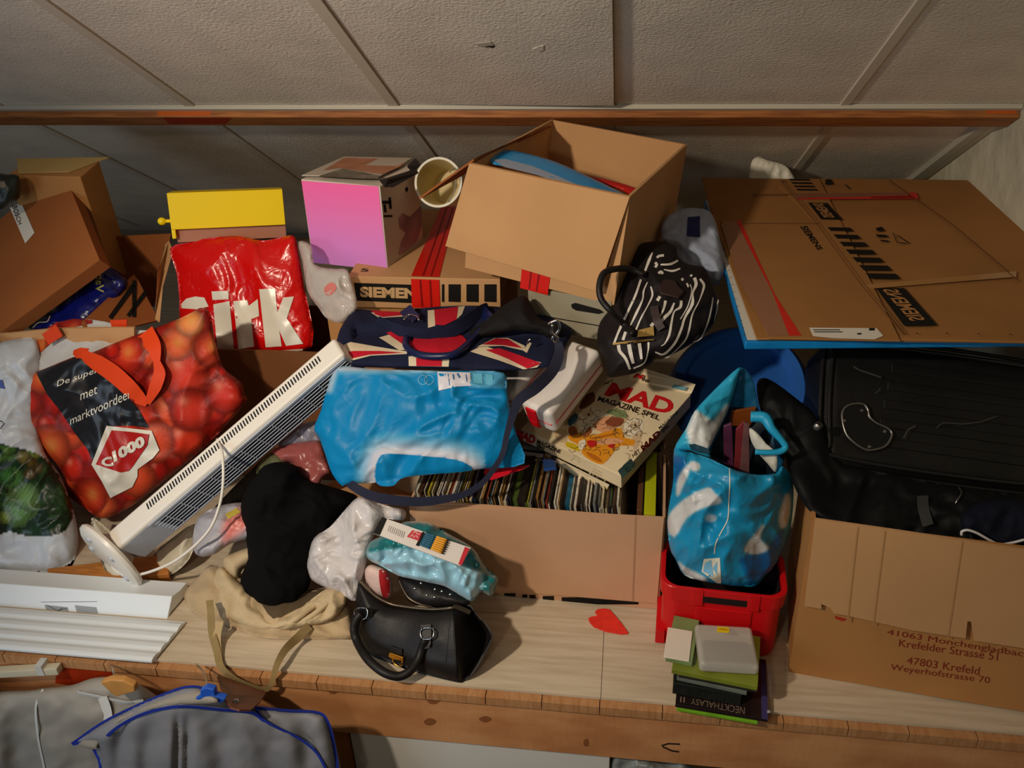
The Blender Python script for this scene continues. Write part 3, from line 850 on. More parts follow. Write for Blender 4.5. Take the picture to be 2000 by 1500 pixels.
# --- white plastic cases
M_wp = mat('white_plastic', (226, 218, 212), 0.3, 0.5)
M_rp = mat('red_plastic', (206, 20, 34), 0.3, 0.5)
B_wc = Box({'LBU': (1107, 657), 'RBU': (1177, 681), 'RFU': (1072, 810), 'LFU': (1019, 788), 'RFD': (1083, 846), 'RBD': (1187, 728)}, ('RFD', 1.42), (0.09, 0.26, 0.05), (0.02, 0.04, 0.02), tilt=0.8)
print('wc', B_wc.err, B_wc.d, B_wc.c, B_wc.rot)
wc = box_mesh('first_aid_case', B_wc, M_wp, None, 0.012, 4)
tag(wc, 'white plastic case with red seam line and red latch, leaning on the game box', 'case')
def case_trim(b, root, latch=True):
    rr = [b.w(x * 1.004, y * 1.002, -0.12) for x, y in ((-1, -.88), (-.8, -1), (.8, -1), (1, -.88), (1, .88), (.8, 1), (-.8, 1), (-1, .88))]
    tube('red_seam', rr, 0.0012, M_rp, root, 6, 1, True, smooth_path=False)
    if latch:
        o = fix_normals(mk('latch', [b.w(x, y, z) for x in (-0.62, 0.05) for y in (-1.035, -0.98) for z in (-0.9, 0.75)], CUBE_F, M_rp, root)); bevel(o, 0.002, 2)
        o = fix_normals(mk('latch_grip', [b.w(x, y, z) for x in (-0.5, -0.07) for y in (-1.05, -1.03) for z in (-0.85, -0.35)], CUBE_F, M_rp, root)); bevel(o, 0.001, 1)
case_trim(B_wc, wc)
import copy
B_w2 = copy.copy(B_wc); B_w2.c = B_wc.c + B_wc.R @ np.array([-0.098, 0.0, -0.006]); B_w2.c[1] += 0.01
w2 = box_mesh('first_aid_case', B_w2, M_wp, None, 0.012, 4)
tag(w2, 'white plastic case with red lines, half hidden behind the light blue bag', 'case')
case_trim(B_w2, w2, False)
rr = [B_w2.w(x * 1.004, y * 1.002, 0.45) for x, y in ((-1, -.88), (-.8, -1), (.8, -1), (1, -.88), (1, .88), (.8, 1), (-.8, 1), (-1, .88))]
tube('red_seam', rr, 0.001, M_rp, w2, 6, 1, True, smooth_path=False)

# --- canvas and flattened carton on it
zc = 0.555
BC = [(1381, 392), (1455, 676), (2075, 697), (2075, 392)]
B_cv = Box({'LBU': (1375, 392), 'LFU': (1453, 668), 'LFD': (1456, 683)}, ('LFU', 1.42), (0.75, 0.75, 0.022), (0.02, 0.3, 0.006), tilt=0.06)
print('cv', B_cv.err, B_cv.d, B_cv.c, B_cv.rot)
M_canvas = mat('canvas_back', (206, 202, 192), 0.8); M_cy = mat('blue_paint_edge', (14, 122, 190), 0.4, noise_s=10, noise_a=0.2)
cv = box_mesh('stretched_canvas', B_cv, M_cy, None, 0.003)
tag(cv, 'stretched canvas with blue painted edges lying under the flattened carton', 'canvas')
u = B_cv.plane('U')
def inset(k): return [B_cv.w(x, y, 1) for x, y in ((-1 + .012 * k, -1 + .012 * k), (1, -1 + .012 * k), (1, 1), (-1 + .012 * k, 1))]
slab('canvas_back', [p + B_cv.R[:, 2] * 0.0008 for p in inset(1)], 0.0005, M_canvas, cv, away=False)
for i in range(17):
    q = u.S(1397 + i * 3.45, 432 + i * 14.0, 0.0016)
    slab('staple', [q, q + np.array([0.004, 0.001, 0]), q + np.array([0.004, 0.002, 0]), q + np.array([0, 0.001, 0])], 0.0006, mat('staple_steel', (120, 112, 100), 0.4, metal=0.8), cv, away=False)
# flattened appliance carton lying on the canvas
zt = B_cv.c[2] + B_cv.d[2] / 2
PU = Plane(B_cv.c + B_cv.R[:, 2] * (B_cv.d[2] / 2 + 0.0078), B_cv.R[:, 2])
M_card_f = mat('cardboard_flattened', (158, 110, 62), 0.8, 0.2, noise_s=5, noise_a=0.07)
fc = slab('flattened_carton', [PU.S(x, y) for x, y in ((1370, 347), (1395, 430), (1478, 660), (2080, 668), (2080, 352), (1900, 352), (1700, 349), (1540, 349))], 0.0045, M_card_f, None, 0.001)
tag(fc, 'large flattened brown carton with black stripes, printed name and red tape, on the canvas', 'carton')
PU2 = Plane(PU.p + B_cv.R[:, 2] * 0.004, B_cv.R[:, 2])
fb = slab('upper_layer', [PU2.S(x, y) for x, y in ((1408, 430), (1500, 659), (1758, 664), (1600, 349), (1552, 349), (1520, 362), (1556, 396), (1590, 434))], 0.003, M_card_f, fc, 0.0)
slab('end_layer', [PU2.S(x, y) for x, y in ((1760, 661), (2080, 668), (2080, 662), (1758, 654))], 0.004, M_card_f, fc)
slab('pale_back_layer', [PU2.S(x, y) for x, y in ((1930, 362), (1985, 362), (2080, 400), (2080, 430), (2010, 410))], 0.001, M_canvas, fc)
ZT = PU2
dk = 0.0006
decal('flap_crease', [line_poly([(1524, 352), (1590, 430), (1685, 560), (1765, 655)], 2.2), line_poly([(1530, 352), (1597, 430), (1692, 560), (1772, 655)], 1.6)], mat('crease_dark', (128, 84, 44), 0.8), ZT, fc, dk)
decal('flap_crease', [line_poly([(1735, 352), (1860, 440), (1990, 550)], 2), line_poly([(1448, 436), (1600, 437)], 2), line_poly([(1470, 380), (1550, 380)], 2)], mat('crease_dark'), ZT, fc, dk)
def strip(a, b, c, d): return [a, b, c, d]
bars = []
for i in range(7):                          # the slanting row of printed bars
    t = i / 6.0
    xl = 1616 + 69 * t + 6 * t * t; yt = 444 + 84 * t + 6 * t * t
    h = 7.5 + 3 * t; w = 44 + 14 * t
    bars.append([(xl, yt), (xl + w, yt + 1), (xl + w + 7 + 3 * t, yt + h + 1), (xl + 7 + 3 * t, yt + h)])
bars += [[(1540 + 5 * i, 349.5 + 6.5 * i), (1580 + 5 * i, 350 + 6.5 * i), (1584 + 5 * i, 353.5 + 6.5 * i), (1543 + 5 * i, 353 + 6.5 * i)] for i in range(4)]
decal('printed_bars', bars, M_ink, ZT, fc, dk)
decal('printed_block', [[(1578, 396), (1616, 397), (1646, 430), (1604, 429)], [(1711, 563), (1766, 563), (1831, 636), (1766, 637)]], M_ink, ZT, fc, dk)
text_px([('SIEMENS', [(1778, 628), (1722, 566), (1752, 566), (1808, 626)], 0.02)], mat('card_letter_b', (178, 126, 74), 0.8), ZT, fc, eps=0.0013)
text_px([('SIEMENS', [(1562, 443), (1597, 489), (1608, 487), (1576, 441)], 0.03)], M_ink, ZT, fc, eps=dk)
text_px([('SIEMENS', [(1609, 426), (1586, 398), (1606, 398), (1631, 426)], 0.02)], mat('card_letter_b'), ZT, fc, eps=0.0013)
decal('red_tape', [[(1438, 432), (1446, 430), (1513, 575), (1565, 656), (1541, 656), (1508, 570)]], mat('red_tape_dim', (206, 34, 22), 0.35), ZT, fc, dk)
decal('brown_tape', [[(1408, 437), (1438, 433), (1508, 570), (1541, 656), (1500, 656), (1440, 540)]], mat('brown_tape', (150, 104, 76), 0.3, bump_s=30, bump=0.3), ZT, fc, dk)
decal('red_tape', [[(1557, 390), (1795, 389), (1790, 377), (1778, 376), (1774, 383), (1557, 387)], [(1700, 383), (1780, 382), (1785, 388), (1700, 388)]], mat('red_tape_dim'), ZT, fc, dk)
decal('brown_tape', [[(1552, 378), (1775, 376), (1772, 384), (1555, 388)]], mat('brown_tape_2', (140, 84, 58), 0.3), ZT, fc, dk * 0.5)
decal('clear_tape', [[(1690, 556), (1985, 530), (1985, 541), (1700, 564)]], mat('clear_tape', (174, 128, 78), 0.15, 0.6), ZT, fc, dk * 0.6)
lbl = decal('shipping_label', [[(1580, 641), (1712, 642), (1725, 657), (1708, 664), (1632, 662), (1588, 658)]], M_label, ZT, fc, dk * 2)
decal('label_print', [rect(1588, 645, 1640, 646.5), rect(1590, 649, 1645, 650.5), rect(1697, 642.5, 1708, 647), rect(1674, 652, 1682, 655)], M_ink, ZT, fc, dk * 3)
decal('printed_sign', [[(1710, 446), (1722, 443), (1728, 452), (1714, 452)], [(1710, 458), (1730, 459), (1736, 464), (1714, 463)], line_poly([(1720, 470), (1736, 472)], 3),
                       line_poly([(1744, 455), (1752, 474), (1770, 476)], 1.6), line_poly([(1752, 460), (1776, 476)], 1.6)], M_ink, ZT, fc, dk)
decal('printed_sign', [[(1612, 351), (1622, 350), (1628, 360), (1612, 361)], line_poly([(1650, 360), (1660, 370)], 1.5)], M_ink, ZT, fc, dk)
for x_, y_ in ((1788, 652), (1846, 652), (1908, 653), (1970, 654)):
    decal('nail_hole', [[(x_, y_), (x_ + 4, y_ - 2), (x_ + 5, y_ + 1)]], M_nail, ZT, fc, dk)

# ------------------------------------------------------------------ print on the game box
u, f, r = B_md.plane('U'), B_md.plane('F'), B_md.plane('R')
text_px([('MAD', [(1179, 772), (1308, 812), (1321, 783), (1196, 747)], 0.035, 0.0)], M_rt, u, md, 'red_title', 0.0009)
text_px([('MAGAZINE', [(1166, 783), (1246, 808), (1251, 797), (1171, 774)], 0.03), ('SPEL', [(1252, 809), (1287, 822), (1291, 813), (1257, 800)], 0.03), ('HET', [(1178, 754), (1196, 746), (1200, 741), (1181, 747)], 0.03)], M_out, u, md, 'printed_lettering', 0.0009)
# plain generic cover drawing: a figure in an orange shirt amid pale doodles
def A(name, polys, rgb, e): decal(name, polys, mat('cover_' + name, rgb, 0.5), u, md, e, step=10, smooth=2)
Z = lambda L: [(1000 + a * .19, 700 + b * .19) for a, b in L]
A('sky_patch', [Z([(570, 640), (650, 560), (680, 620), (600, 700)])], (60, 104, 128), 0.0007)
A('pale_wash', [Z([(700, 560), (900, 520), (1000, 640), (800, 760), (680, 700)]), Z([(1180, 640), (1330, 620), (1340, 740), (1220, 800), (1150, 720)])], (236, 224, 196), 0.0007)
A('brown_wash', [Z([(760, 380), (840, 350), (850, 440), (740, 520), (690, 500)]), Z([(600, 700), (670, 760), (640, 820), (580, 760)])], (112, 66, 44), 0.0008)
A('orange_shirt', [Z([(580, 790), (700, 770), (860, 790), (1000, 730), (1120, 720), (1160, 820), (1260, 840), (1240, 900), (1110, 900), (1020, 1000), (930, 1090), (820, 1060), (720, 980), (700, 900), (600, 850)])], (226, 146, 30), 0.0009)
A('yellow_box', [Z([(560, 860), (680, 900), (690, 960), (560, 910)])], (206, 178, 26), 0.0011)
A('red_cup', [Z([(770, 850), (860, 850), (870, 900), (800, 920)]), Z([(980, 900), (1060, 880), (1040, 930)])], (190, 34, 26), 0.0011)
A('face_shape', [Z([(830, 680), (900, 620), (1000, 600), (1080, 640), (1060, 720), (960, 760), (860, 740)]), Z([(880, 850), (1000, 820), (1130, 840), (1130, 870), (980, 890), (890, 890)])], (224, 160, 116), 0.0013)
A('hair_shape', [Z([(960, 650), (1050, 610), (1150, 630), (1110, 700), (1000, 700)])], (142, 72, 44), 0.0015)
A('green_cap', [Z([(970, 560), (1050, 525), (1150, 540), (1185, 600), (1140, 620), (1040, 590)])], (126, 140, 96), 0.0017)
A('bone_white', [Z([(690, 860), (760, 840), (740, 930), (690, 940)]), Z([(820, 640), (880, 600), (880, 640), (830, 680)])], (236, 222, 196), 0.0018)
A('tan_wash', [Z([(1020, 560), (1200, 620), (1180, 760), (1100, 700), (1040, 640)]), Z([(430, 760), (560, 730), (560, 860), (470, 850)]), Z([(1240, 800), (1340, 740), (1300, 900), (1250, 940)])], (206, 178, 138), 0.0006)
A('brown_hair', [Z([(580, 720), (640, 700), (680, 780), (600, 790)]), Z([(730, 800), (800, 700), (820, 760), (760, 810)])], (150, 84, 48), 0.0012)
A('grey_face', [Z([(740, 540), (820, 530), (840, 590), (770, 620), (720, 590)]), Z([(1210, 660), (1290, 650), (1320, 710), (1240, 740)])], (214, 192, 156), 0.0012)
A('eye_mark', [Z([(775, 575), (800, 570), (800, 590), (780, 595)]), Z([(1255, 685), (1275, 680), (1278, 700), (1258, 702)]), Z([(850, 700), (870, 698), (872, 716), (854, 718)])], (70, 58, 40), 0.0016)
A('dark_orange', [Z([(820, 820), (960, 790), (1060, 770), (1050, 790), (940, 815), (830, 838)]), Z([(760, 960), (860, 1000), (930, 1060), (900, 1070), (800, 1020)])], (186, 104, 22), 0.0012)
dl = []
rd = random.Random(3)
for i in range(90):
    cx, cy = rd.uniform(620, 1350), rd.uniform(540, 1010)
    if cy > 1150 - (cx - 620) * .3 and cx > 1200: continue
    a = rd.uniform(0, 6.3); pts = []
    for j in range(5):
        pts.append((cx, cy)); cx += 26 * math.cos(a); cy += 20 * math.sin(a); a += rd.uniform(.3, .9)
    dl.append(line_poly(Z(pts), 0.8))
decal('doodle_lines', dl, mat('doodle_ink', (110, 82, 58), 0.6), u, md, 0.0021, step=30, join=True)['kind'] = 'stuff'
ff = slab('far_flap', [B_md.corner('RBU') + B_md.R[:, 2] * .001, u.S(1228, 741, 0.001), u.S(1232, 730, 0.012), u.S(1253, 727, 0.014), u.S(1358, 760, 0.014), u.S(1353, 768, 0.008)], 0.0012, M_cream, md)
PLf = Plane(u.S(1232, 732, 0.0135), u.n)
text_px([('N', [(1236, 738), (1253, 741), (1258, 733), (1243, 730)], 0.06)], M_rt, PLf, md, 'red_title', 0.001)
text_px([('SPEL', [(1252, 745), (1268, 748), (1270, 743), (1254, 740)], 0.03)], M_out, PLf, md, 'printed_lettering', 0.001)
M_bl = mat('pale_blue_ink', (126, 182, 196), 0.5)
decal('blue_mark', [[(1311, 758), (1316, 752), (1343, 757), (1336, 763)]], M_bl, PLf, md, 0.001)
text_px([('MAGAZINE', [(1048, 866), (1094, 886), (1097, 879), (1051, 857)], 0.03), ('SPEL', [(1047, 874), (1064, 882), (1067, 876), (1049, 866)], 0.03)], M_out, f, md, eps=0.0009)
text_px([('MAD', [(1006, 852), (1043, 868), (1048, 852), (1011, 838)], 0.06)], M_rt, f, md, 'red_title', 0.0009)
decal('small_print', [line_poly([(1129, 919), (1149, 929)], 1.4)] + [line_poly([(1158 - i, 914 + i * 5), (1176 - i, 923 + i * 5)], 1) for i in range(5)], mat('faint_print', (176, 156, 124), 0.6), f, md, 0.0009)
slab('end_flap', [f.S(1090, 892, 0.006), f.S(1196, 940, 0.012), f.S(1187, 960, 0.016), f.S(1182, 958, 0.015), f.S(1080, 905, 0.004)], 0.0012, M_cream, md)
decal('blue_mark', [[(1206, 919), (1232, 895), (1241, 910), (1215, 934)]], M_bl, r, md, 0.0009)
M_bl2 = mat('teal_ink', (72, 132, 150), 0.5)
text_px([('CLIPPER', [(1209, 922), (1233, 898), (1230, 894), (1206, 918)], 0.02)], M_bl2, r, md, eps=0.0014)
decal('spiral_mark', [line_poly([(1225 + 6 * k * math.cos(t), 916 + 5 * k * math.sin(t)) for t in np.linspace(0, 5.2, 10)], 1.3) for k in (0.45, 0.9)] + [line_poly([(1232 + d_, 913 - d_), (1236 + d_, 907 - d_), (1233 + d_, 904 - d_)], 1.2) for d_ in (0, 3)], M_bl2, r, md, 0.0014)
text_px([('HET', [(1236, 894), (1251, 883), (1247, 876), (1233, 887)], 0.03), ('MAGAZINE', [(1288, 839), (1325, 805), (1322, 801), (1285, 834)], 0.02), ('SPEL', [(1293, 846), (1308, 832), (1305, 827), (1290, 840)], 0.02)], M_out, r, md, eps=0.0009)
text_px([('MAD', [(1256, 882), (1291, 849), (1285, 838), (1250, 872)], 0.06)], M_rt, r, md, 'red_title', 0.0009)

# ------------------------------------------------------------------ the row of books in the carton
book_cols = [((214, 204, 186), 'white'), ((198, 184, 150), 'cream'), ((40, 32, 28), 'black'), ((72, 44, 28), 'dark brown'), ((150, 112, 60), 'ochre'),
             ((40, 44, 74), 'navy'), ((120, 124, 122), 'grey'), ((74, 92, 40), 'olive green'), ((20, 88, 118), 'blue'), ((150, 60, 40), 'rusty red'), ((180, 164, 50), 'mustard')]
wts = [24, 14, 24, 14, 6, 8, 12, 4, 2, 3, 3]
def ordn(n):
    return f"{n}{'th' if 10 <= n % 100 <= 20 else {1: 'st', 2: 'nd', 3: 'rd'}.get(n % 10, 'th')}"
rb = random.Random(11)
xw0, xw1 = -0.84, 0.80
Lx = B_book.d[0] / 2
x = xw0 * Lx; i = 0
f = B_book.plane('F')
while x < xw1 * Lx - 0.003:
    i += 1
    t = rb.choice([0.0022, 0.0026, 0.003, 0.003, 0.004, 0.005])
    ci = rb.choices(range(len(book_cols)), wts)[0]
    if i == 62: ci, t = 7, 0.012
    if i == 88: ci, t = 8, 0.010
    if i in (63, 64): ci, t = 2, 0.008
    h = 0.244 + rb.uniform(-0.010, 0.006); d = 0.17 + rb.uniform(-.01, .02)
    y0 = -B_book.d[1] / 2 + 0.010 + rb.uniform(0, 0.008)
    z0 = -B_book.d[2] / 2 + 0.0055
    sh = -0.038                                             # lean to the left towards the top
    def bw(a, b, c): return B_book.c + B_book.R @ np.array([a + sh * (c - z0) / h * 0.9, b, c])
    V = [bw(a, b, c) for a in (x, x + t - 0.0003) for b in (y0, y0 + d) for c in (z0, z0 + h)]
    rgb, nm = book_cols[ci]
    o = fix_normals(mk('book', V, CUBE_F, mat('book_' + nm.replace(' ', '_'), rgb, 0.45, noise_s=60, noise_a=0.35, noise_stretch=(1, 1, 0.3))))
    tag(o, f'thin {nm} book spine, {ordn(i)} from left in the carton row', 'book', 'thin books in the carton row')
    x += t
def up_book(name, x0, x1, y0, d, h, m, label, cat, lean=0.0, group=None):
    z0 = -B_book.d[2] / 2 + 0.0055
    V = [B_book.c + B_book.R @ np.array([a * Lx + lean * (c - z0), b, c]) for a in (x0, x1) for b in (y0, y0 + d) for c in (z0, z0 + h)]
    o = fix_normals(mk(name, V, CUBE_F, m)); bevel(o, 0.001, 1)
    return tag(o, label, cat, group)
yb = -B_book.d[1] / 2
up_book('ring_binder', 0.855, 0.945, yb + 0.012, 0.21, 0.236, mat('lime_binder', (186, 190, 24), 0.4), 'lime yellow binder standing at the right end of the thin books', 'binder', -0.02)
up_book('tall_book', 0.955, 0.975, yb + 0.05, 0.21, 0.232, mat('book_black', (40, 32, 28)), 'tall black book between lime binder and the pale brown tall book', 'book', 0.02)
up_book('tall_book', 0.80, 0.845, yb + 0.02, 0.2, 0.236, mat('book_brown_2', (96, 62, 40), 0.5), 'tall brown book just left of the lime binder', 'book', -0.02)

# ------------------------------------------------------------------ red crate
B_cr = Box({'LFU': (1287, 1137), 'RFU': (1538, 1172), 'LBU': (1296, 1055), 'LFD': (1296, 1262), 'RFD': (1512, 1284)}, ('LFD', 1.2), (0.25, 0.24, 0.14), (0.05, 0.04, 0.05), tilt=0.03, zs={'LFD': 0.001, 'RFD': 0.001})
print('cr', B_cr.err, B_cr.d, B_cr.c, B_cr.rot)
M_crate = mat('red_crate_plastic', (204, 14, 22), 0.38, 0.4)
def rrect(b, k, z, rad=0.03, kx=None):
    out = []
    hx, hy = b.d[0] / 2 * k, b.d[1] / 2 * k
    for cx, cy, a0 in ((hx - rad, hy - rad, 0), (-hx + rad, hy - rad, 90), (-hx + rad, -hy + rad, 180), (hx - rad, -hy + rad, 270)):
        for j in range(7):
            a = math.radians(a0 + j * 15)
            out.append(b.c + b.R @ np.array([cx + rad * math.cos(a), cy + rad * math.sin(a), b.d[2] / 2 * z]))
    return out
def loft(name, rings, m, parent=None, cap0=True, cap1=True, smooth=False):
    n = len(rings[0]); V = [p for r_ in rings for p in r_]; Fc = []
    for i_ in range(len(rings) - 1):
        for j in range(n):
            Fc.append((i_ * n + j, i_ * n + (j + 1) % n, (i_ + 1) * n + (j + 1) % n, (i_ + 1) * n + j))
    if cap0: Fc.append(tuple(range(n)))
    if cap1: Fc.append(tuple(range((len(rings) - 1) * n, len(rings) * n)))
    return fix_normals(mk(name, V, Fc, m, parent, smooth=smooth))
cr = loft('red_crate', [rrect(B_cr, .97, -1), rrect(B_cr, .985, -.9), rrect(B_cr, .985, .55), rrect(B_cr, 1.03, .58), rrect(B_cr, 1.045, .98), rrect(B_cr, 1.03, 1.0), rrect(B_cr, .965, 1.0), rrect(B_cr, .95, .9), rrect(B_cr, .93, -.9)], M_crate)
tag(cr, 'red plastic stacking crate holding the tall light blue bag', 'crate')
f = B_cr.plane('F')
def crbox(name, x0, x1, y0, y1, z0, z1, m=M_crate):
    o = fix_normals(mk(name, [B_cr.w(a, b, c) for a in (x0, x1) for b in (y0, y1) for c in (z0, z1)], CUBE_F, m, cr)); bevel(o, 0.001, 1)
for a in (-0.52, 0.40): crbox('rib', a, a + 0.2, -1.075, -1.02, 0.5, 1.0)
crbox('front_panel', -0.42, 0.5, -1.03, -0.97, -0.95, 0.42)
crbox('handle_slot', -0.34, 0.42, -1.052, -1.0, 0.60, 0.80, mat('slot_dark', (26, 8, 6), 0.8))
loft('inner_dark_sheet', [rrect(B_cr, .955, .88), rrect(B_cr, .925, -.86), rrect(B_cr, .90, -.86), rrect(B_cr, .93, .88)], mat('slot_dark'), cr, False, False)  # dark sheet added along the inner walls so the inside reads black
crbox('foot', -1.06, -0.9, -0.95, 0.6, -0.98, -0.55)

# ------------------------------------------------------------------ stack of disc cases and plastic box, front
def stack_item(name, zt, l, r_, thick, depth, m, label, cat, group=None, skew=0.0, bev=0.001, parent=None):
    a, b = PZ(*l, zt), PZ(*r_, zt)
    ax = nrm(b - a); ay = np.array([-ax[1], ax[0], 0]) + ax * skew
    V = [p + q * depth * ay + np.array([0, 0, -w * thick]) for p in (a, b) for q in (0, 1) for w in (1, 0)]
    o = fix_normals(mk(name, V, CUBE_F, m, parent)); bevel(o, bev, 2)
    if label: tag(o, label, cat, group)
    return o, a, b, ay
G = 'flat cases in the front stack'
MK = lambda n, c, **k: mat('case_' + n, c, k.get('rough', 0.25), 0.6, noise_s=18, noise_a=k.get('na', 0.15))
stack_item('disc_case', 0.008, (1322, 1384), (1480, 1411), 0.007, 0.13, MK('lime', (120, 176, 40)), 'lime green flat case, lowest of the stack in front of the red crate', 'disc case', G)
o, a, b, ay = stack_item('disc_case', 0.016, (1319, 1376), (1500, 1406), 0.007, 0.14, MK('dark_brown', (34, 24, 24)), 'thick dark case with worn lettering, second lowest of the stack', 'disc case', G)
PT = Plane(a, (0, 0, 1))
text_px([('NECKTHALASY', [(1455, 1382), (1350, 1364), (1349, 1375), (1454, 1396)], 0.0), ('II', [(1338, 1362), (1329, 1361), (1328, 1372), (1337, 1373)])], mat('worn_bronze', (122, 104, 88), 0.5), PT, o, eps=0.0006)
ax = nrm(b - a)
slab('purple_spine', [b + np.array([0, 0, .0006]), b + ay * .128 + np.array([0, 0, .0006]), b + ay * .128 + ax * -.011 + np.array([0, 0, .0006]), b - ax * .011 + np.array([0, 0, .0006])], 0.0005, mat('purple_spine', (62, 56, 104), 0.35), o, away=True)
decal('spine_print', [line_poly([(1500, 1300), (1504, 1362)], 2.2), line_poly([(1504, 1300), (1508, 1356)], 1.4), rect(1498, 1388, 1504, 1393)], mat('pale_print', (170, 168, 176), 0.5), Plane(a + np.array([0, 0, .0007]), (0, 0, 1)), o, eps=0.0008)
stack_item('disc_case', 0.045, (1315, 1334), (1449, 1358), 0.028, 0.13, MK('black', (28, 32, 30)), 'black case with grey edge, third from bottom of the stack', 'disc case', G, -0.06)
stack_item('disc_case', 0.056, (1322, 1322), (1459, 1352), 0.009, 0.13, MK('grey', (108, 116, 106)), 'translucent grey case, middle of the front stack', 'disc case', G, 0.05)
stack_item('disc_case', 0.064, (1325, 1318), (1479, 1348), 0.007, 0.12, MK('charcoal', (48, 46, 42)), 'charcoal case just under the olive green case', 'disc case', G, 0.02)
stack_item('disc_case', 0.076, (1312, 1307), (1480, 1341), 0.011, 0.12, MK('olive', (124, 134, 44)), 'olive green case with pale front edge, under the clear plastic box', 'disc case', G, 0.0)
stack_item('disc_case', 0.086, (1300, 1285), (1352, 1296), 0.009, 0.11, MK('sage', (120, 140, 88)), 'green case sticking out left beneath the blank white card', 'disc case', G, 0.0)
o, a, b, ay = stack_item('white_card', 0.0885, (1296, 1283), (1346, 1292), 0.0018, 0.075, mat('blank_card', (226, 214, 198), 0.6), 'blank white card on top of the stack, left of the plastic box', 'card')
B_px = Box({'LFU': (1372, 1293), 'RFU': (1483, 1305), 'LBU': (1352, 1212), 'RBU': (1468, 1226), 'RFD': (1483, 1323)}, ('LFU', 1.17), (0.11, 0.1, 0.03), (0.03, 0.03, 0.01), tilt=0.06, zs={'LFD': 0.078, 'RFD': 0.078, 'LBD': 0.078})
print('px', B_px.err, B_px.d, B_px.c)
M_frost = mat('frosted_plastic', (214, 208, 198), 0.3, 0.5, alpha=0.5)
pb = box_mesh('plastic_box', B_px, M_frost, None, 0.008, 3)
tag(pb, 'frosted clear plastic box with tiny yellow sticker, on top of the stack', 'plastic box')
o = fix_normals(mk('dark_contents', [B_px.w(a, b, c) for a in (-.75, .8) for b in (-.7, .35) for c in (-.8, .3)], CUBE_F, mat('dark_contents', (84, 80, 76), 0.6, noise_s=60, noise_a=0.4), pb)); bevel(o, .004, 2)
uu = B_px.plane('U')
ys = decal('yellow_sticker', [[(1401, 1224), (1424, 1226), (1424, 1237), (1400, 1235)]], mat('yellow_sticker', (232, 200, 30), 0.5), uu, pb, 0.0008)
decal('sticker_print', [line_poly([(1404, 1229), (1420, 1231)], 3)], mat('sticker_ink', (196, 150, 20), 0.5), uu, pb, 0.0014)

# ------------------------------------------------------------------ tower heater
B_ht = Box({'LBU': (200, 1042), 'LFU': (232, 1067), 'LFD': (283, 1097), 'RBU': (648, 660), 'RFU': (676, 692)}, ('LFU', 1.30), (0.72, 0.07, 0.075), (0.3, 0.02, 0.02), tilt=2.0, rot=(0.33, 0.0, -0.67), zs={'LFU': 0.13, 'RFU': 0.50})
print('ht', B_ht.err, B_ht.d, B_ht.c, B_ht.rot, B_ht.corner('LFU'), B_ht.corner('RFU'))
M_hw = mat('heater_white', (232, 226, 216), 0.35, 0.5); M_hg = mat('heater_grey', (182, 190, 204), 0.35, 0.5); M_dark = mat('grille_dark', (20, 22, 34), 0.6)
ht = box_mesh('tower_heater', B_ht, M_hw, None, 0.008, 3)
tag(ht, 'white tower heater with dark grille and vent slots, lying slanted across the clutter', 'heater')
H = B_ht
def htbox(name, x0, x1, y0, y1, z0, z1, m, par=None, bev=0.0008):
    o = fix_normals(mk(name, [H.w(a, b, c) for a in (x0, x1) for b in (y0, y1) for c in (z0, z1)], CUBE_F, m, par or ht))
    if bev: bevel(o, bev, 1)
    return o
htbox('side_panel', -0.985, 0.99, -1.03, -0.99, -0.86, 0.78, M_hg)
gr = htbox('grille', -0.66, 0.97, -1.05, -1.02, -0.72, 0.62, M_dark)
for k_ in range(7):
    z_ = -0.70 + k_ * 0.215
    htbox('slat', -0.69, 0.97, -1.13, -1.045, z_ - 0.013, z_ + 0.013, M_hg, gr)
for k_ in range(12):
    x_ = -0.60 + k_ * 0.133
    htbox('cross_bar', x_ - 0.004, x_ + 0.004, -1.14, -1.05, -0.72, 0.62, M_hg, gr)
htbox('front_ridge', -0.72, 0.98, -1.10, -0.98, 0.66, 0.84, M_hg)
V, Fc = [], []
n_ = 66
for k_ in range(n_):
    x_ = -0.66 + k_ * 1.52 / n_
    b0 = len(V)
    V += [H.w(a, b, c) for a in (x_, x_ + 0.0105) for b in (-0.05, 0.55) for c in (0.98, 1.012)]
    Fc += [tuple(q + b0 for q in ff) for ff in CUBE_F]
vs = fix_normals(mk('vent_slots', V, Fc, M_dark, ht)); vs['kind'] = 'stuff'
axl = -H.R[:, 0]
bc = P(216, 1086, (H.corner('LFU')[1] + H.corner('LBD')[1]) / 2 - 0.01)
_v = nrm(bc - CAM)
axl = nrm(axl - _v * axl.dot(_v)); axl = nrm(axl - 0.13 * _v)
bs = lathe('round_base', [(0.004, 0.010), (0.078, 0.010), (0.088, 0.004), (0.09, -0.003), (0.086, -0.009), (0.05, -0.012), (0.03, -0.02), (0.004, -0.02)], bc, axl, M_hw, ht, 40)
for k_ in range(5):
    a_ = k_ * 1.25
    _u = nrm(np.cross(axl, (0, 0, 1))); _w = np.cross(axl, _u)
    p0 = bc + axl * 0.0105 + (_u * math.cos(a_) + _w * math.sin(a_)) * 0.06
    lathe('foot_pad', [(0.001, .004), (0.007, 0.003), (0.008, 0.0), (0.008, -0.002)], p0, axl, M_hg, ht, 10)
tube_px('power_cord', [(424, 858, 1.40), (434, 885, 1.34), (436, 940, 1.30), (428, 990, 1.28), (405, 1040, 1.26), (350, 1090, 1.25), (295, 1116, 1.25), (250, 1124, 1.26), (224, 1112, 1.28), (214, 1094, 1.30)], 0.0031, M_hw, ht)

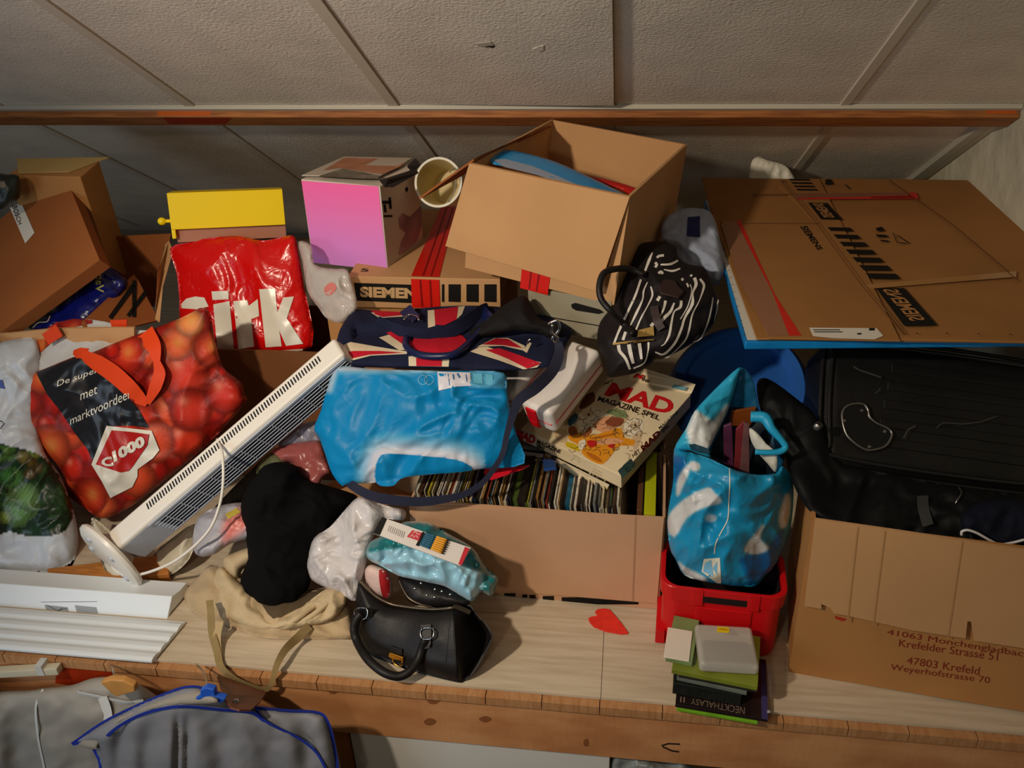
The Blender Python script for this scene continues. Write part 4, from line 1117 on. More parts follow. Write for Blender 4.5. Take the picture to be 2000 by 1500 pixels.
# ------------------------------------------------------------------ white metal profiles, lower left
M_prof = mat('white_lacquer', (222, 226, 228), 0.22, 0.5)
def extrude_x(name, prof, xl, xr, m, parent=None):
    n = len(prof)
    V = [np.array([xl, y, z]) for y, z in prof] + [np.array([xr + (y - prof[0][0]) * 0.15, y, z]) for y, z in prof]
    Fc = [tuple(range(n)), tuple(range(2 * n - 1, n - 1, -1))] + [(i_, (i_ + 1) % n, n + (i_ + 1) % n, n + i_) for i_ in range(n)]
    return fix_normals(mk(name, V, Fc, m, parent))
p1 = P(325, 1217, 1.19); p2 = P(313, 1163, 1.225); p3_ = P(308, 1150, 1.25)
prof1 = [(p1[1], p1[2]), (p2[1], p2[2]), (p3_[1], p3_[2]), (1.275, p3_[2]), (1.275, 0.004), (p1[1] + 0.02, 0.004)]
w1 = extrude_x('white_channel', prof1, -1.5, p1[0], M_prof); bevel(w1, 0.0015, 2)
tag(w1, 'upper white metal channel with two small printed diagrams, at lower left', 'metal profile')
PW = Plane(p1, np.cross(np.array([1, 0, 0]), p2 - p1))
M_gp = mat('grey_print', (150, 156, 160), 0.5)
decal('diagram', [[(87, 1181), (132, 1186), (136, 1200), (95, 1204)], [(146, 1182), (188, 1186), (193, 1202), (152, 1200)], [(130, 1209), (140, 1209), (135, 1215)]], M_gp, PW, w1, 0.0006)
decal('diagram_line', [line_poly([(105, 1204), (122, 1187)], 1.5), line_poly([(92, 1182), (112, 1192), (132, 1188)], 1.2), line_poly([(80, 1176), (190, 1175)], 0.8)], mat('dark_print', (70, 74, 80), 0.5), PW, w1, 0.001)
lathe('screw_hole', [(0.0005, 0), (0.004, 0.0004), (0.0045, -0.001)], P(280, 1153, 1.245) + np.array([0, 0, .001]), (0, 0, 1), M_dark, w1, 12)
q0 = P(336, 1218, 1.185); q1 = P(312, 1299, 1.075)
prof2 = []
N_ = 32
nq = nrm(np.array([-(q0[2] - q1[2]), q0[1] - q1[1]]))                    # normal of the sheet in the (y, z) plane, upwards
if nq[1] < 0: nq = -nq
for k_ in range(N_ + 1):
    t_ = k_ / N_
    h_ = 0.0035 * (1 if (k_ % 8) in (2, 3, 4, 5) else 0) + 0.0015 * (1 if (k_ % 8) in (1, 6) else 0)
    prof2.append((q1[1] * (1 - t_) + q0[1] * t_ + nq[0] * h_, q1[2] * (1 - t_) + q0[2] * t_ + nq[1] * h_))
prof2 += [(q0[1] - nq[0] * 0.006, q0[2] - nq[1] * 0.006), (q1[1] - nq[0] * 0.006, q1[2] - nq[1] * 0.006)]
dz_ = max(0.0, 0.002 - min(z_ for y_, z_ in prof2))
prof2 = [(y_, z_ + dz_) for y_, z_ in prof2]
w2_ = extrude_x('white_channel', prof2, -1.5, (q0[0] + q1[0]) / 2, M_prof); bevel(w2_, 0.0008, 1, 0.3)
tag(w2_, 'lower ridged glossy white metal profile, lying on the shelf edge', 'metal profile')
# wooden slat, and batten with tape under the edge
a0, a1 = P(110, 1120, 1.36), P(215, 1112, 1.36)
sl = slab('wooden_lath', [PZ(96, 1150, 0.024), PZ(330, 1120, 0.024), PZ(326, 1082, 0.024), PZ(92, 1110, 0.024)], 0.022, mat('slat_wood', (176, 112, 52), 0.55, noise_s=9, noise_a=0.2, noise_stretch=(3, 20, 20)), None, 0.002)
tag(sl, 'orange-brown wooden slat between the white bag and the heater base', 'slat')
r0, r1 = P(-60, 1322, 1.055), P(112, 1313, 1.055)
rod = fix_normals(mk('pale_batten', [p + np.array([0, dy, dz]) for p in (r0, r1) for dy in (0, 0.018) for dz in (-0.009, 0.009)], CUBE_F, mat('pale_wood', (206, 196, 168), 0.6))); bevel(rod, 0.0015, 1)
tag(rod, 'pale thin batten taped under the shelf edge at lower left', 'batten')
tp_ = fix_normals(mk('tape', [np.array([P(x_, 1318, 1.055)[0], 1.0545 + dy, r1[2] + dz]) for x_ in (76, 88) for dy in (-.0015, .021) for dz in (-0.012, 0.014)], CUBE_F, mat('white_tape', (206, 206, 200), 0.5), rod))
decal('red_stain', [[(112, 1302), (222, 1305), (216, 1330), (160, 1342), (108, 1334)]], mat('red_paint_wood', (176, 50, 14), 0.45, noise_s=12, noise_a=0.25), PF, fa, 0.0007)

# ================================================================== soft things
def zoom(ox, oy, k):
    return lambda *L: [(ox + a * k, oy + b * k) for a, b in L]
M_bagv = mat('printed_plastic_bag', vcol=True, rough=0.45, spec=0.25, wrinkle=0.5, wrinkle_s=9)
M_cloudv = mat('printed_thin_plastic', vcol=True, rough=0.36, spec=0.4, wrinkle=0.5, wrinkle_s=9)

# ---- red bag with white letters
z1 = zoom(0, 180, .35)
S_dk = Soft(z1((950, 872), (1060, 835), (1180, 812), (1330, 803), (1460, 828), (1560, 812), (1640, 802), (1664, 885), (1700, 1100), (1742, 1420), (1480, 1460), (1220, 1500), (1100, 1480), (1010, 1300), (1000, 1160), (985, 1010)),
            [(332, 484, 1.84), (574, 462, 1.85), (609, 677, 1.735), (427, 700, 1.74), (350, 600, 1.79)], 0.03, 60, 0.014, 90, 0.016, 160, 3, 0.05, 5)
dk_ = S_dk.build('red_carrier_bag', mat('red_bag_plastic', (206, 14, 12), 0.25, 0.5, wrinkle=0.5, wrinkle_s=12))
tag(dk_, 'shiny red carrier bag with huge white letters, standing in the carton under the yellow box', 'bag')
M_wprint = mat('white_bag_print', (222, 216, 200), 0.3, 0.5)
decal('white_letter', [z1((1010, 1182), (1040, 1152), (1090, 1140), (1140, 1146), (1164, 1196), (1100, 1212), (1014, 1206)),
    z1((1180, 1112), (1274, 1108), (1276, 1156), (1186, 1160)), z1((1190, 1184), (1280, 1166), (1306, 1440), (1214, 1452)),
    z1((1302, 1166), (1380, 1160), (1388, 1192), (1438, 1154), (1446, 1250), (1402, 1266), (1418, 1420), (1330, 1434)),
    z1((1446, 1100), (1534, 1095), (1548, 1232), (1580, 1146), (1640, 1140), (1600, 1262), (1692, 1404), (1596, 1416), (1558, 1330), (1572, 1418), (1482, 1424))],
    M_wprint, S_dk, dk_, 0.002, 8)
decal('white_line', [z1((1216, 1468), (1690, 1432), (1690, 1442), (1216, 1480))], M_wprint, S_dk, dk_, 0.002, 8)

# ---- clear plastic bag next to it
S_cl = Soft(z1((1665, 835), (1740, 860), (1752, 960), (1860, 985), (1935, 990), (1962, 1062), (1992, 1200), (1910, 1285), (1830, 1268), (1775, 1200), (1715, 1110), (1690, 960)),
            [(585, 475, 1.83), (612, 516, 1.76), (690, 560, 1.70), (665, 628, 1.68), (600, 570, 1.76)], 0.03, 50, 0.02, 45, 0, 90, 4, 0.02, 5)
M_clear = mat('clear_plastic', (222, 214, 206), 0.16, 0.6, alpha=0.5, wrinkle=0.6, wrinkle_s=14)
o = S_cl.build('clear_plastic_bag', M_clear)
tag(o, 'crumpled clear plastic bag hanging between red bag and flat carton', 'plastic bag')
decal('pink_contents', [z1((1810, 1090), (1850, 1060), (1880, 1090), (1850, 1130), (1815, 1130))], mat('pinkish', (206, 120, 112), 0.4), S_cl, o, 0.0015, smooth=2)

# ---- cream bucket behind the pink box
cb_ = P(858, 357, 1.93)
ax_b = nrm(nrm(cb_ - CAM) + np.array([0.30, 0.0, -0.12]))
lathe('cream_bucket', [(0.006, 0.10), (0.044, 0.10), (0.054, 0.0), (0.057, -0.002), (0.057, -0.008), (0.053, -0.009), (0.050, 0.0), (0.041, 0.094), (0.006, 0.094)], cb_, ax_b, mat('bucket_cream', (196, 176, 120), 0.5), None, 36)
bu = bpy.data.objects['cream_bucket']
tag(bu, 'small cream bucket lying on its side behind the pink gradient box', 'bucket')
rim = lathe('white_rim', [(0.0525, -0.0095), (0.058, -0.0095), (0.0585, -0.004), (0.0575, 0.0), (0.052, -0.002)], cb_, ax_b, mat('bucket_rim', (214, 208, 190), 0.45), bu, 36, ring=True)
tube('wire_handle', [P(878, 336, 1.93), P(890, 330, 1.91), P(888, 372, 1.90), P(876, 394, 1.90)], 0.0016, mat('wire', (170, 160, 140), 0.4, metal=0.6), bu)

# ---- blue lid and red thing in the open carton
lc = P(1075, 352, 1.86)
S_lid = Soft([(957, 308), (966, 296), (990, 292), (1030, 300), (1085, 316), (1150, 345), (1210, 374), (1232, 388), (1210, 392), (1150, 378), (1060, 345), (990, 326), (962, 320)],
             [(957, 308, 1.78), (1232, 386, 1.73), (1060, 310, 1.83), (1090, 350, 1.74)], 0.008, 14, 0, 60, 0, 60, 2, 0.012, 4, 3)
ld = S_lid.build('blue_plastic_lid', mat('sky_blue_plastic', (40, 142, 206), 0.22, 0.6))
tag(ld, 'sky blue oval plastic lid resting in the top of the open carton', 'lid')
decal('grey_underside', [[(962, 312), (985, 310), (1040, 324), (1085, 342), (1140, 366), (1168, 381), (1110, 362), (1050, 342), (985, 326)]], mat('lid_grey', (150, 160, 180), 0.4), S_lid, ld, 0.002, 8)
S_rd = Soft([(1150, 345), (1190, 352), (1240, 366), (1250, 372), (1240, 388), (1215, 372), (1170, 358)], [(1150, 345, 1.86), (1250, 372, 1.80), (1230, 388, 1.78)], 0.006, 12, 0.004, 20, seed=6, back=0.02, step=4)
o = S_rd.build('red_folder', mat('red_folder', (176, 22, 18), 0.35, bump_s=60, bump=0.3))
tag(o, 'red folder end showing beside the blue lid in the open carton', 'folder')

# ---- union flag holdall
z5 = zoom(580, 560, .335)
def uk_fn(px, py):
    return 0.02 * np.exp(-((py - (655 + 0.02 * (px - 880))) / 14.0) ** 2) * (px > 690) * (px < 1060)
S_uk = Soft(z5((205, 385), (225, 340), (250, 250), (300, 170), (340, 130), (450, 140), (620, 150), (700, 128), (900, 112), (1100, 112), (1300, 130), (1480, 168), (1570, 220), (1605, 270), (1560, 350), (1500, 440), (1450, 472), (1200, 490), (800, 480), (420, 470), (240, 462)),
            [(649, 690, 1.53), (664, 640, 1.60), (690, 604, 1.70), (948, 598, 1.70), (1116, 648, 1.60), (1066, 717, 1.47), (850, 720, 1.46), (660, 716, 1.49), (880, 640, 1.60)], 0.03, 45, 0.0, 60, 0.022, 90, 5, 0.06, 6, fn=uk_fn)
M_navy = mat('navy_canvas', (26, 31, 56), 0.85, 0.2, noise_s=14, noise_a=0.12, bump_s=260, bump=0.2)
M_cr_f = mat('cream_canvas', (216, 200, 172), 0.8, 0.25, bump_s=260, bump=0.2)
M_rd_f = mat('red_canvas', (188, 22, 44), 0.8, 0.25, bump_s=260, bump=0.2)
M_nav2 = mat('navy_leather', (18, 28, 70), 0.35, 0.5); M_chr = mat('chrome', (200, 200, 200), 0.18, metal=1.0)
uk = S_uk.build('union_flag_holdall', M_navy)
tag(uk, 'navy holdall with red and cream union flag pattern, lying above the light blue bag', 'bag')
d1, d2 = 0.002, 0.0032
decal('cream_stripe', [z5((215, 392), (250, 348), (312, 322), (470, 350), (645, 378), (640, 392), (430, 402), (290, 438), (250, 430)),
     z5((478, 296), (540, 278), (640, 350), (640, 368), (596, 370)), z5((650, 406), (890, 404), (884, 466), (652, 462)),
     z5((1010, 378), (1060, 352), (1110, 350), (1240, 395), (1424, 442), (1400, 470), (1320, 482), (1180, 430)),
     z5((1050, 350), (1150, 300), (1230, 298), (1330, 345), (1322, 372), (1200, 345)),
     z5((762, 138), (802, 134), (806, 228), (764, 240)), z5((934, 116), (980, 112), (962, 160), (930, 190)), z5((430, 150), (640, 158), (640, 172), (480, 182)), z5((1318, 372), (1352, 322), (1368, 330), (1340, 386))],
     M_cr_f, S_uk, uk, d1, 8)
decal('red_stripe', [z5((222, 392), (330, 374), (480, 374), (620, 384), (420, 396), (272, 428)), z5((520, 268), (585, 250), (700, 340), (640, 352)), z5((694, 408), (846, 408), (842, 464), (696, 462)),
     z5((660, 335), (690, 292), (800, 276), (960, 280), (1005, 330), (930, 375), (880, 392), (700, 385)),
     z5((1100, 368), (1180, 358), (1300, 400), (1424, 446), (1345, 478), (1230, 420)), z5((1080, 335), (1160, 300), (1230, 304), (1316, 358), (1200, 340)),
     z5((800, 134), (940, 116), (930, 190), (860, 224), (806, 222)), z5((430, 138), (620, 148), (625, 164), (500, 176), (455, 160))],
     M_rd_f, S_uk, uk, d2, 8)
hY = lambda px, py, d: float(S_uk.front([px], [py])[0]) - d
def on_uk(L, d): return [(x_, y_, hY(x_, y_, d)) for x_, y_ in L]
hh = z5((640, 300), (636, 340), (680, 385), (780, 405), (900, 398), (975, 355), (1040, 290), (1080, 250))
tube('front_handle', [P(*p) for p in on_uk(hh, 0.014)], 0.0075, M_nav2, uk, 10)
hb = z5((470, 190), (560, 235), (640, 268), (760, 285), (880, 262), (980, 215), (1080, 140), (1120, 120))
strap('rear_handle', on_uk(hb, 0.02), [14, 22, 26, 26, 24, 20], 0.006, M_navy, uk)
for a_ in ((630, 125), (1060, 122)):
    q = z5(a_, (a_[0] + 60, a_[1] + 70))
    strap('handle_tab', on_uk([q[0], (q[0][0] + 10, q[0][1] + 14), q[1]], 0.014), 26, 0.006, M_nav2, uk)
for L in (((622, 195), (650, 165), (700, 175), (710, 195)), ((1040, 128), (1050, 135), (1042, 150))):
    tube('buckle', [P(*p) for p in on_uk(z5(*L), 0.03)], 0.0022, M_chr, uk)
S_bc = Soft(z5((1000, 262), (1080, 210), (1180, 130), (1250, 80), (1330, 52), (1380, 130), (1420, 190), (1500, 215), (1560, 260), (1480, 300), (1400, 270), (1250, 255), (1100, 290), (1030, 300)),
            [(920, 648, 1.58), (1025, 578, 1.62), (1100, 646, 1.56), (980, 650, 1.55)], 0.03, 40, 0.012, 40, 0.01, 60, 8, 0.02, 6)
bc_ = S_bc.build('black_garment', mat('black_fabric', (18, 16, 17), 0.8, 0.3, bump_s=60, bump=0.4))
tag(bc_, 'black garment stuffed in the open top of the union flag bag', 'garment')
tube('clip_ring', [P(*p, 1.49) for p in z5((1465, 218), (1490, 205), (1520, 200), (1530, 240), (1510, 275), (1488, 300), (1500, 325), (1520, 330))], 0.0028, M_chr, uk)
tube('clip_hook', [P(*p, 1.485) for p in z5((1490, 222), (1484, 262), (1500, 285), (1520, 300), (1512, 340))], 0.003, M_chr, uk)
tube('zip_pull', [P(*p, 1.5) for p in z5((1345, 330), (1352, 312), (1362, 308))], 0.0022, M_chr, uk)
strap('shoulder_strap', [(1090, 668, 1.485), (1092, 690, 1.46), (1078, 725, 1.42), (1045, 758, 1.375), (1014, 782, 1.36), (1000, 815, 1.36), (990, 850, 1.355), (982, 885, 1.345), (965, 915, 1.325), (940, 945, 1.305), (905, 966, 1.298), (860, 976, 1.295), (815, 980, 1.295), (760, 976, 1.30), (720, 966, 1.31), (690, 950, 1.325), (678, 940, 1.36)],
      [15, 22, 24, 18, 12, 11, 11, 14, 18, 20, 18, 14], 0.003, mat('strap_navy', (36, 38, 58), 0.75), uk, 6)

# ---- light blue carrier bag draped below the holdall
z5b = z5
cy_in = np.array(catmull(z5((468, 1150), (460, 1055), (490, 985), (560, 975), (700, 985), (860, 1000), (960, 1020), (1020, 1062), (960, 1080), (640, 1108), (560, 1160)), 4, True))
def ah_col(px, py):
    c = np.tile(np.array([[8, 128, 186.]]), (len(px), 1))
    d = seg_dist(px, py, cy_in); ins = inside(px, py, cy_in)
    w = np.clip(1.25 - d / 38.0, 0, 1) * (~ins) * (py > 838) * (px > 690) * (px < 948)
    w = np.maximum(w, np.clip(1 - seg_dist(px, py, z5((235, 470), (800, 470), (800, 478), (250, 480))) / 14, 0, 1) * 0.9)
    w = np.maximum(w, np.clip(1 - seg_dist(px, py, z5((225, 480), (180, 600), (190, 600))) / 12, 0, 1) * 0.9)
    w = np.maximum(w, 0.35 * (py < 757) * (px > 918))
    w = np.maximum(w, np.clip(1 - seg_dist(px, py, z5((650, 1108), (980, 1068), (980, 1072), (650, 1112))) / 9, 0, 1))
    w = w[:, None]
    return c * (1 - w) + np.array([[196, 198, 210.]]) * w
S_ah = Soft(z5((235, 468), (420, 478), (800, 490), (1000, 490), (1205, 502), (1222, 600), (1242, 710), (1280, 860), (1325, 1030), (1100, 1060), (980, 1075), (640, 1110), (480, 1140), (300, 1150), (262, 1160), (205, 1090), (165, 980), (130, 880), (100, 825), (140, 720), (175, 600)),
            [(660, 717, 1.47), (984, 727, 1.44), (1024, 905, 1.36), (800, 930, 1.34), (667, 949, 1.345), (613, 835, 1.42), (820, 820, 1.385)], 0.012, 40, 0.026, 85, 0.014, 200, 6, 0.012, 5)
ah = S_ah.build('light_blue_carrier_bag', M_bagv, None, ah_col)
tag(ah, 'large light blue carrier bag with white swoosh, hanging from under the union flag bag', 'bag')
decal('swoosh_inside', [[tuple(p_) for p_ in cy_in]], mat('bag_cyan', (8, 128, 186), 0.45, 0.25), S_ah, ah, 0.0016, 6)
decal('white_label', [z5((818, 494), (1010, 500), (1016, 578), (930, 582), (826, 606))], mat('bag_label', (206, 204, 214), 0.4), S_ah, ah, 0.0018)
decal('label_print', [line_poly(z5((880, 505), (890, 575)), 1.5), line_poly(z5((910, 510), (915, 540)), 3), line_poly(z5((935, 505), (950, 530)), 4), line_poly(z5((985, 510), (990, 555)), 1.5)], mat('label_blue', (60, 110, 160), 0.4), S_ah, ah, 0.0026)
decal('recycle_mark', [line_poly([(832 + 9 * math.cos(t) + dx_, 742 + 9 * math.sin(t)) for t in np.linspace(0, 6.0, 12)], 1.3) for dx_ in (-6, 6)], mat('pale_blue', (120, 180, 214), 0.4), S_ah, ah, 0.0018)
M_pb2 = mat('pale_blue_2', (96, 176, 206), 0.35)
decal('pale_square', [z5((1026, 506), (1080, 508), (1084, 566), (1030, 562)), z5((1098, 510), (1140, 512), (1144, 572), (1102, 568))], M_pb2, S_ah, ah, 0.0018)

# ---- red folder and magazines under the bag
slab_ = slab('red_folder', [P(958, 936, 1.36), P(1022, 914, 1.375), P(1034, 908, 1.40), P(948, 914, 1.40), P(945, 922, 1.385)], 0.003, mat('red_folder_b', (214, 24, 44), 0.4), None)
tag(slab_, 'bright red folder poking out under the light blue bag, on the thin books', 'folder')
for k_, (c_, nm) in enumerate([((92, 80, 72), 'dark grey'), ((150, 128, 112), 'taupe'), ((196, 186, 176), 'pale grey')]):
    yb_ = 868 + k_ * 12
    o = slab('magazine', [P(1004, yb_, 1.51 - .008 * k_), P(1100 - k_ * 6, yb_ + 10, 1.50 - .008 * k_), P(1100 - k_ * 6, yb_ - 6, 1.56), P(1000, yb_ - 12, 1.57)], 0.009, mat('mag_%d' % k_, c_, 0.5, noise_s=40, noise_a=0.3, noise_stretch=(0.3, 1, 6)), None, 0.001)
    tag(o, f'{nm} magazine lying flat under the board game box corner, {["top", "middle", "bottom"][k_]} of three', 'magazine')
ub = slab('blue_booklet', [P(1062, 915, 1.375), P(1086, 912, 1.38), P(1082, 898, 1.42), P(1060, 896, 1.42)], 0.006, mat('booklet_blue', (34, 70, 130), 0.4), None)
tag(ub, 'small blue booklet on the thin books below the board game box', 'booklet')

# ---- tomato bag
rt_ = random.Random(21)
blobs = []
for i in range(150):
    blobs.append((rt_.uniform(0, 480), rt_.uniform(600, 1010), rt_.uniform(17, 46), rt_.choice([(182, 36, 20), (170, 26, 16), (186, 48, 26), (156, 22, 14), (178, 30, 22), (190, 66, 34)]), rt_.uniform(0.75, 1.3), rt_.random()))
blobs += [(362, 730, 52, (186, 52, 34), 1.0, .2), (372, 800, 46, (178, 44, 30), 1.0, .2), (412, 680, 40, (186, 60, 40), 1.0, .9), (345, 672, 36, (196, 80, 40), 1.0, .9), (440, 770, 42, (176, 40, 26), 1.0, .2), (370, 630, 30, (206, 120, 66), 1.0, .9)]
def tom_col(px, py):
    c = np.tile(np.array([[140, 24, 14.]]), (len(px), 1))
    for cx, cy, r_, col, asp, hl in blobs:
        dx_ = (px - cx) / r_; dy_ = (py - cy) / (r_ * asp); d = np.hypot(dx_, dy_)
        k = d < 1
        if not k.any(): continue
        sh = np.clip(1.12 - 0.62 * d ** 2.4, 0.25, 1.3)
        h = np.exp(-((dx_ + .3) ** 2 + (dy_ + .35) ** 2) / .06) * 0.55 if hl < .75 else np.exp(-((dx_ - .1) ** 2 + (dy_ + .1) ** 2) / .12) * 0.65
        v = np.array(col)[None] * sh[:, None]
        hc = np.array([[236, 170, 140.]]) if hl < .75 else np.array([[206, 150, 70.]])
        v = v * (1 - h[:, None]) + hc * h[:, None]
        e = np.clip((1 - d) * 8, 0, 1)[:, None]
        c = c * (1 - e) + v * e
    return np.clip(c, 0, 255)
z4 = zoom(0, 580, .34)
# back panel first (white inside, red rim)
S_tb = Soft(z4((35, 412), (120, 360), (240, 240), (340, 172), (430, 140), (520, 130), (640, 150), (790, 190), (880, 190), (760, 240), (640, 300), (430, 380), (205, 450), (100, 470), (40, 470)),
            [(12, 719, 1.56), (177, 624, 1.63), (290, 645, 1.62), (70, 735, 1.55), (218, 690, 1.58)], 0.0, 30, 0.008, 40, 0.01, 80, 4, 0.004, 5)
tomato = thing('printed_shopping_bag', 'big shopping bag printed with red tomatoes and black panel, orange handles, left side', 'bag', P(250, 1000, 1.47))
S_tb.build('back_panel', mat('bag_inside_white', (206, 204, 200), 0.4, translucent=0.2), tomato)
decal('red_rim', [line_poly(z4((35, 425), (130, 365), (250, 245), (340, 180), (430, 148), (530, 142)), [12, 22, 30, 26, 16, 6])], M_bagv, S_tb, tomato, 0.002, 6, tom_col)
S_tm = Soft(z4((20, 482), (60, 470), (205, 432), (420, 345), (500, 330), (640, 272), (770, 222), (880, 182), (1040, 120), (1190, 62), (1235, 250), (1280, 400), (1350, 460), (1390, 500), (1405, 560), (1402, 620), (1180, 860), (880, 1110), (760, 1200), (640, 1262), (570, 1268), (480, 1210), (390, 1140), (345, 1040), (300, 960), (220, 890), (150, 832), (90, 700), (55, 600)),
            [(7, 743, 1.55), (146, 689, 1.56), (300, 641, 1.565), (405, 601, 1.58), (473, 750, 1.57), (400, 880, 1.50), (194, 1012, 1.455), (102, 906, 1.50), (260, 820, 1.525)], 0.035, 70, 0.024, 100, 0.014, 170, 11, 0.05, 5)
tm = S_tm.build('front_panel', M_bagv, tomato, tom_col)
decal('black_panel', [z4((205, 432), (310, 395), (425, 345), (500, 362), (590, 440), (720, 560), (800, 650), (856, 752), (760, 740), (630, 742), (600, 830), (530, 940), (505, 880), (420, 770), (350, 660), (270, 560))], mat('black_panel', (26, 26, 30), 0.35, 0.5, bump_s=40, bump=0.3), S_tm, tomato, 0.002, 5)
decal('white_patch', [z4((612, 740), (870, 768), (916, 880), (880, 925), (790, 990), (790, 1030), (760, 1092), (634, 1155), (585, 1060), (525, 962))], M_wprint, S_tm, tomato, 0.0045, 5)
decal('red_diamond', [z4((640, 766), (750, 775), (856, 790), (845, 852), (765, 970), (740, 1000), (690, 1008), (550, 962))], mat('diamond_red', (176, 28, 22), 0.4), S_tm, tomato, 0.007, 5)
text_px([('C', z4((588, 975), (655, 972), (640, 912), (578, 930)), 0.05), ('1000', z4((655, 952), (838, 852), (820, 792), (642, 890)), 0.06)], M_wprint, S_tm, tomato, 'white_lettering', 0.010)
text_px([('De super', z4((330, 525), (575, 440), (562, 400), (318, 485)), 0.0, 0.3), ('met', z4((462, 594), (566, 552), (556, 512), (452, 556)), 0.0, 0.3), ('marktvoordeel', z4((404, 735), (752, 580), (738, 525), (392, 695)), 0.0, 0.3)], M_wprint, S_tm, tomato, 'white_lettering', 0.005)
M_or = mat('orange_webbing', (222, 66, 16), 0.55, 0.35, bump_s=200, bump=0.2)
tY = lambda x_, y_, d: float(S_tm.front([x_], [y_])[0]) - d
def on_tm(L, d): return [(x_, y_, tY(x_, y_, d)) for x_, y_ in L]
strap('front_handle', on_tm(z4((470, 330), (560, 380), (650, 440), (740, 520), (800, 580), (845, 615)), 0.008), [20, 32, 34, 32, 26, 12], 0.002, M_or, tomato)
strap('front_handle', on_tm(z4((825, 205), (880, 280), (900, 370), (915, 440), (890, 520), (845, 612)), 0.010), [42, 30, 14, 24, 24, 12], 0.002, M_or, tomato)
strap('stitched_end', on_tm(z4((420, 318), (455, 325), (500, 338)), 0.006), [8, 24, 30], 0.002, M_or, tomato)
slab('rear_handle', [P(*p, Y_) for p, Y_ in zip(z4((240, 215), (320, 158), (360, 225), (280, 275)), (1.575, 1.585, 1.585, 1.575))], 0.002, M_or, tomato)
slab('rear_handle', [P(*p, 1.62) for p in z4((632, 135), (728, 130), (728, 172), (640, 170))], 0.002, M_or, tomato)

# ---- white bag with printed vegetables
rv = random.Random(4)
vb = []
for i in range(70):
    vb.append((rv.uniform(0, 130), rv.uniform(885, 1045), rv.uniform(8, 18), rv.choice([(24, 52, 24), (30, 66, 28), (20, 40, 20), (40, 74, 34), (52, 84, 40)])))
for i in range(14): vb.append((rv.uniform(-5, 70), rv.uniform(872, 896), rv.uniform(5, 10), rv.choice([(120, 140, 60), (96, 130, 56), (70, 110, 44)])))
vb += [(46, 893, 13, (110, 100, 40)), (62, 905, 12, (92, 76, 30)), (58, 925, 12, (86, 70, 30)), (76, 915, 10, (84, 66, 28)), (25, 935, 22, (78, 124, 56)), (14, 930, 16, (60, 110, 48)), (42, 985, 36, (104, 140, 78)), (36, 1000, 30, (96, 136, 66)), (52, 970, 26, (112, 150, 88)), (95, 990, 9, (40, 60, 36)), (104, 960, 8, (48, 70, 44)), (12, 1010, 14, (110, 130, 50)), (70, 1036, 22, (26, 60, 30)), (100, 1030, 18, (22, 52, 26))]
vpoly = np.array(catmull([(-10, 880), (20, 872), (55, 880), (80, 890), (102, 906), (125, 950), (142, 990), (138, 1022), (112, 1044), (60, 1048), (20, 1038), (-10, 1030)], 4, True))
def veg_col(px, py):
    c = np.tile(np.array([[192, 196, 202.]]), (len(px), 1))
    ins = inside(px, py, vpoly)
    c[ins] = (22, 42, 22)
    for cx, cy, r_, col in vb:
        d = np.hypot(px - cx, (py - cy) / 1.05) / r_
        k = (d < 1) & ins
        sh = 0.95 - 0.4 * d ** 2 + 0.10 * np.sin((px - cx) * 0.9 + (py - cy) * .4)
        c[k] = (np.array(col)[None] * sh[:, None])[k]
    return np.clip(c, 0, 255)
S_wv = Soft([(-60, 690), (0, 668), (40, 661), (72, 664), (80, 720), (70, 800), (85, 880), (115, 925), (140, 985), (152, 1040), (150, 1080), (132, 1120), (112, 1146), (60, 1150), (0, 1150), (-60, 1140)],
            [(-60, 690, 1.56), (72, 664, 1.60), (60, 800, 1.52), (150, 1040, 1.40), (112, 1146, 1.32), (-60, 1140, 1.31), (20, 980, 1.40)], 0.035, 60, 0.016, 80, 0.012, 120, 14, 0.05, 4)
wv = S_wv.build('white_carrier_bag', M_cloudv, None, veg_col)
tag(wv, 'white carrier bag printed with green vegetables, at far left', 'bag')
decal('scribble_print', [line_poly([(-8, 826), (2, 822), (8, 828), (2, 834)], 1.6), line_poly([(-6, 838), (4, 836)], 1.4)], M_ink, S_wv, wv, 0.002)
decal('blue_edge', [[(-10, 742), (4, 742), (10, 760), (-10, 756)]], mat('blue_print', (40, 60, 140), 0.4), S_wv, wv, 0.002)

# ---- dark blue bag in the low carton
z8 = zoom(0, 280, .2533)
S_vb = Soft([(55, 640), (95, 596), (130, 556), (172, 516), (215, 522), (248, 546), (240, 575), (205, 605), (165, 636), (100, 650)], [(60, 640, 1.68), (180, 522, 1.82), (245, 555, 1.80), (160, 630, 1.69), (100, 600, 1.74)], 0.04, 40, 0.02, 40, 0, 60, 9, 0.02, 5)
vbg = S_vb.build('dark_blue_bag', mat('dark_blue_foil', (14, 22, 96), 0.25, 0.6, bump_s=50, bump=0.5, bump_d=0.006))
tag(vbg, 'shiny dark blue bag with yellowish lettering inside the low carton', 'bag')
text_px([('Van', z8((735, 1150), (735, 1010), (800, 1010), (800, 1150)), 0.02)], mat('gold_ink', (176, 168, 90), 0.4), S_vb, vbg, eps=0.002)
tube_px('grey_wire', [(64, 640, 1.60), (76, 630, 1.60), (92, 628, 1.60), (98, 617, 1.61)], 0.0012, mat('wire', (170, 160, 140), 0.4, metal=0.6))
tag(bpy.data.objects['grey_wire'], 'short bent grey wire end by the low carton edge, lower left', 'wire')
S_gd = Soft(z8((-40, 260), (60, 240), (140, 250), (160, 330), (150, 420), (60, 480), (-40, 510)), [(0, 345, 1.80), (35, 345, 1.82), (0, 405, 1.78)], 0.02, 30, 0.01, 30, 0, 60, 5, 0.03, 5)
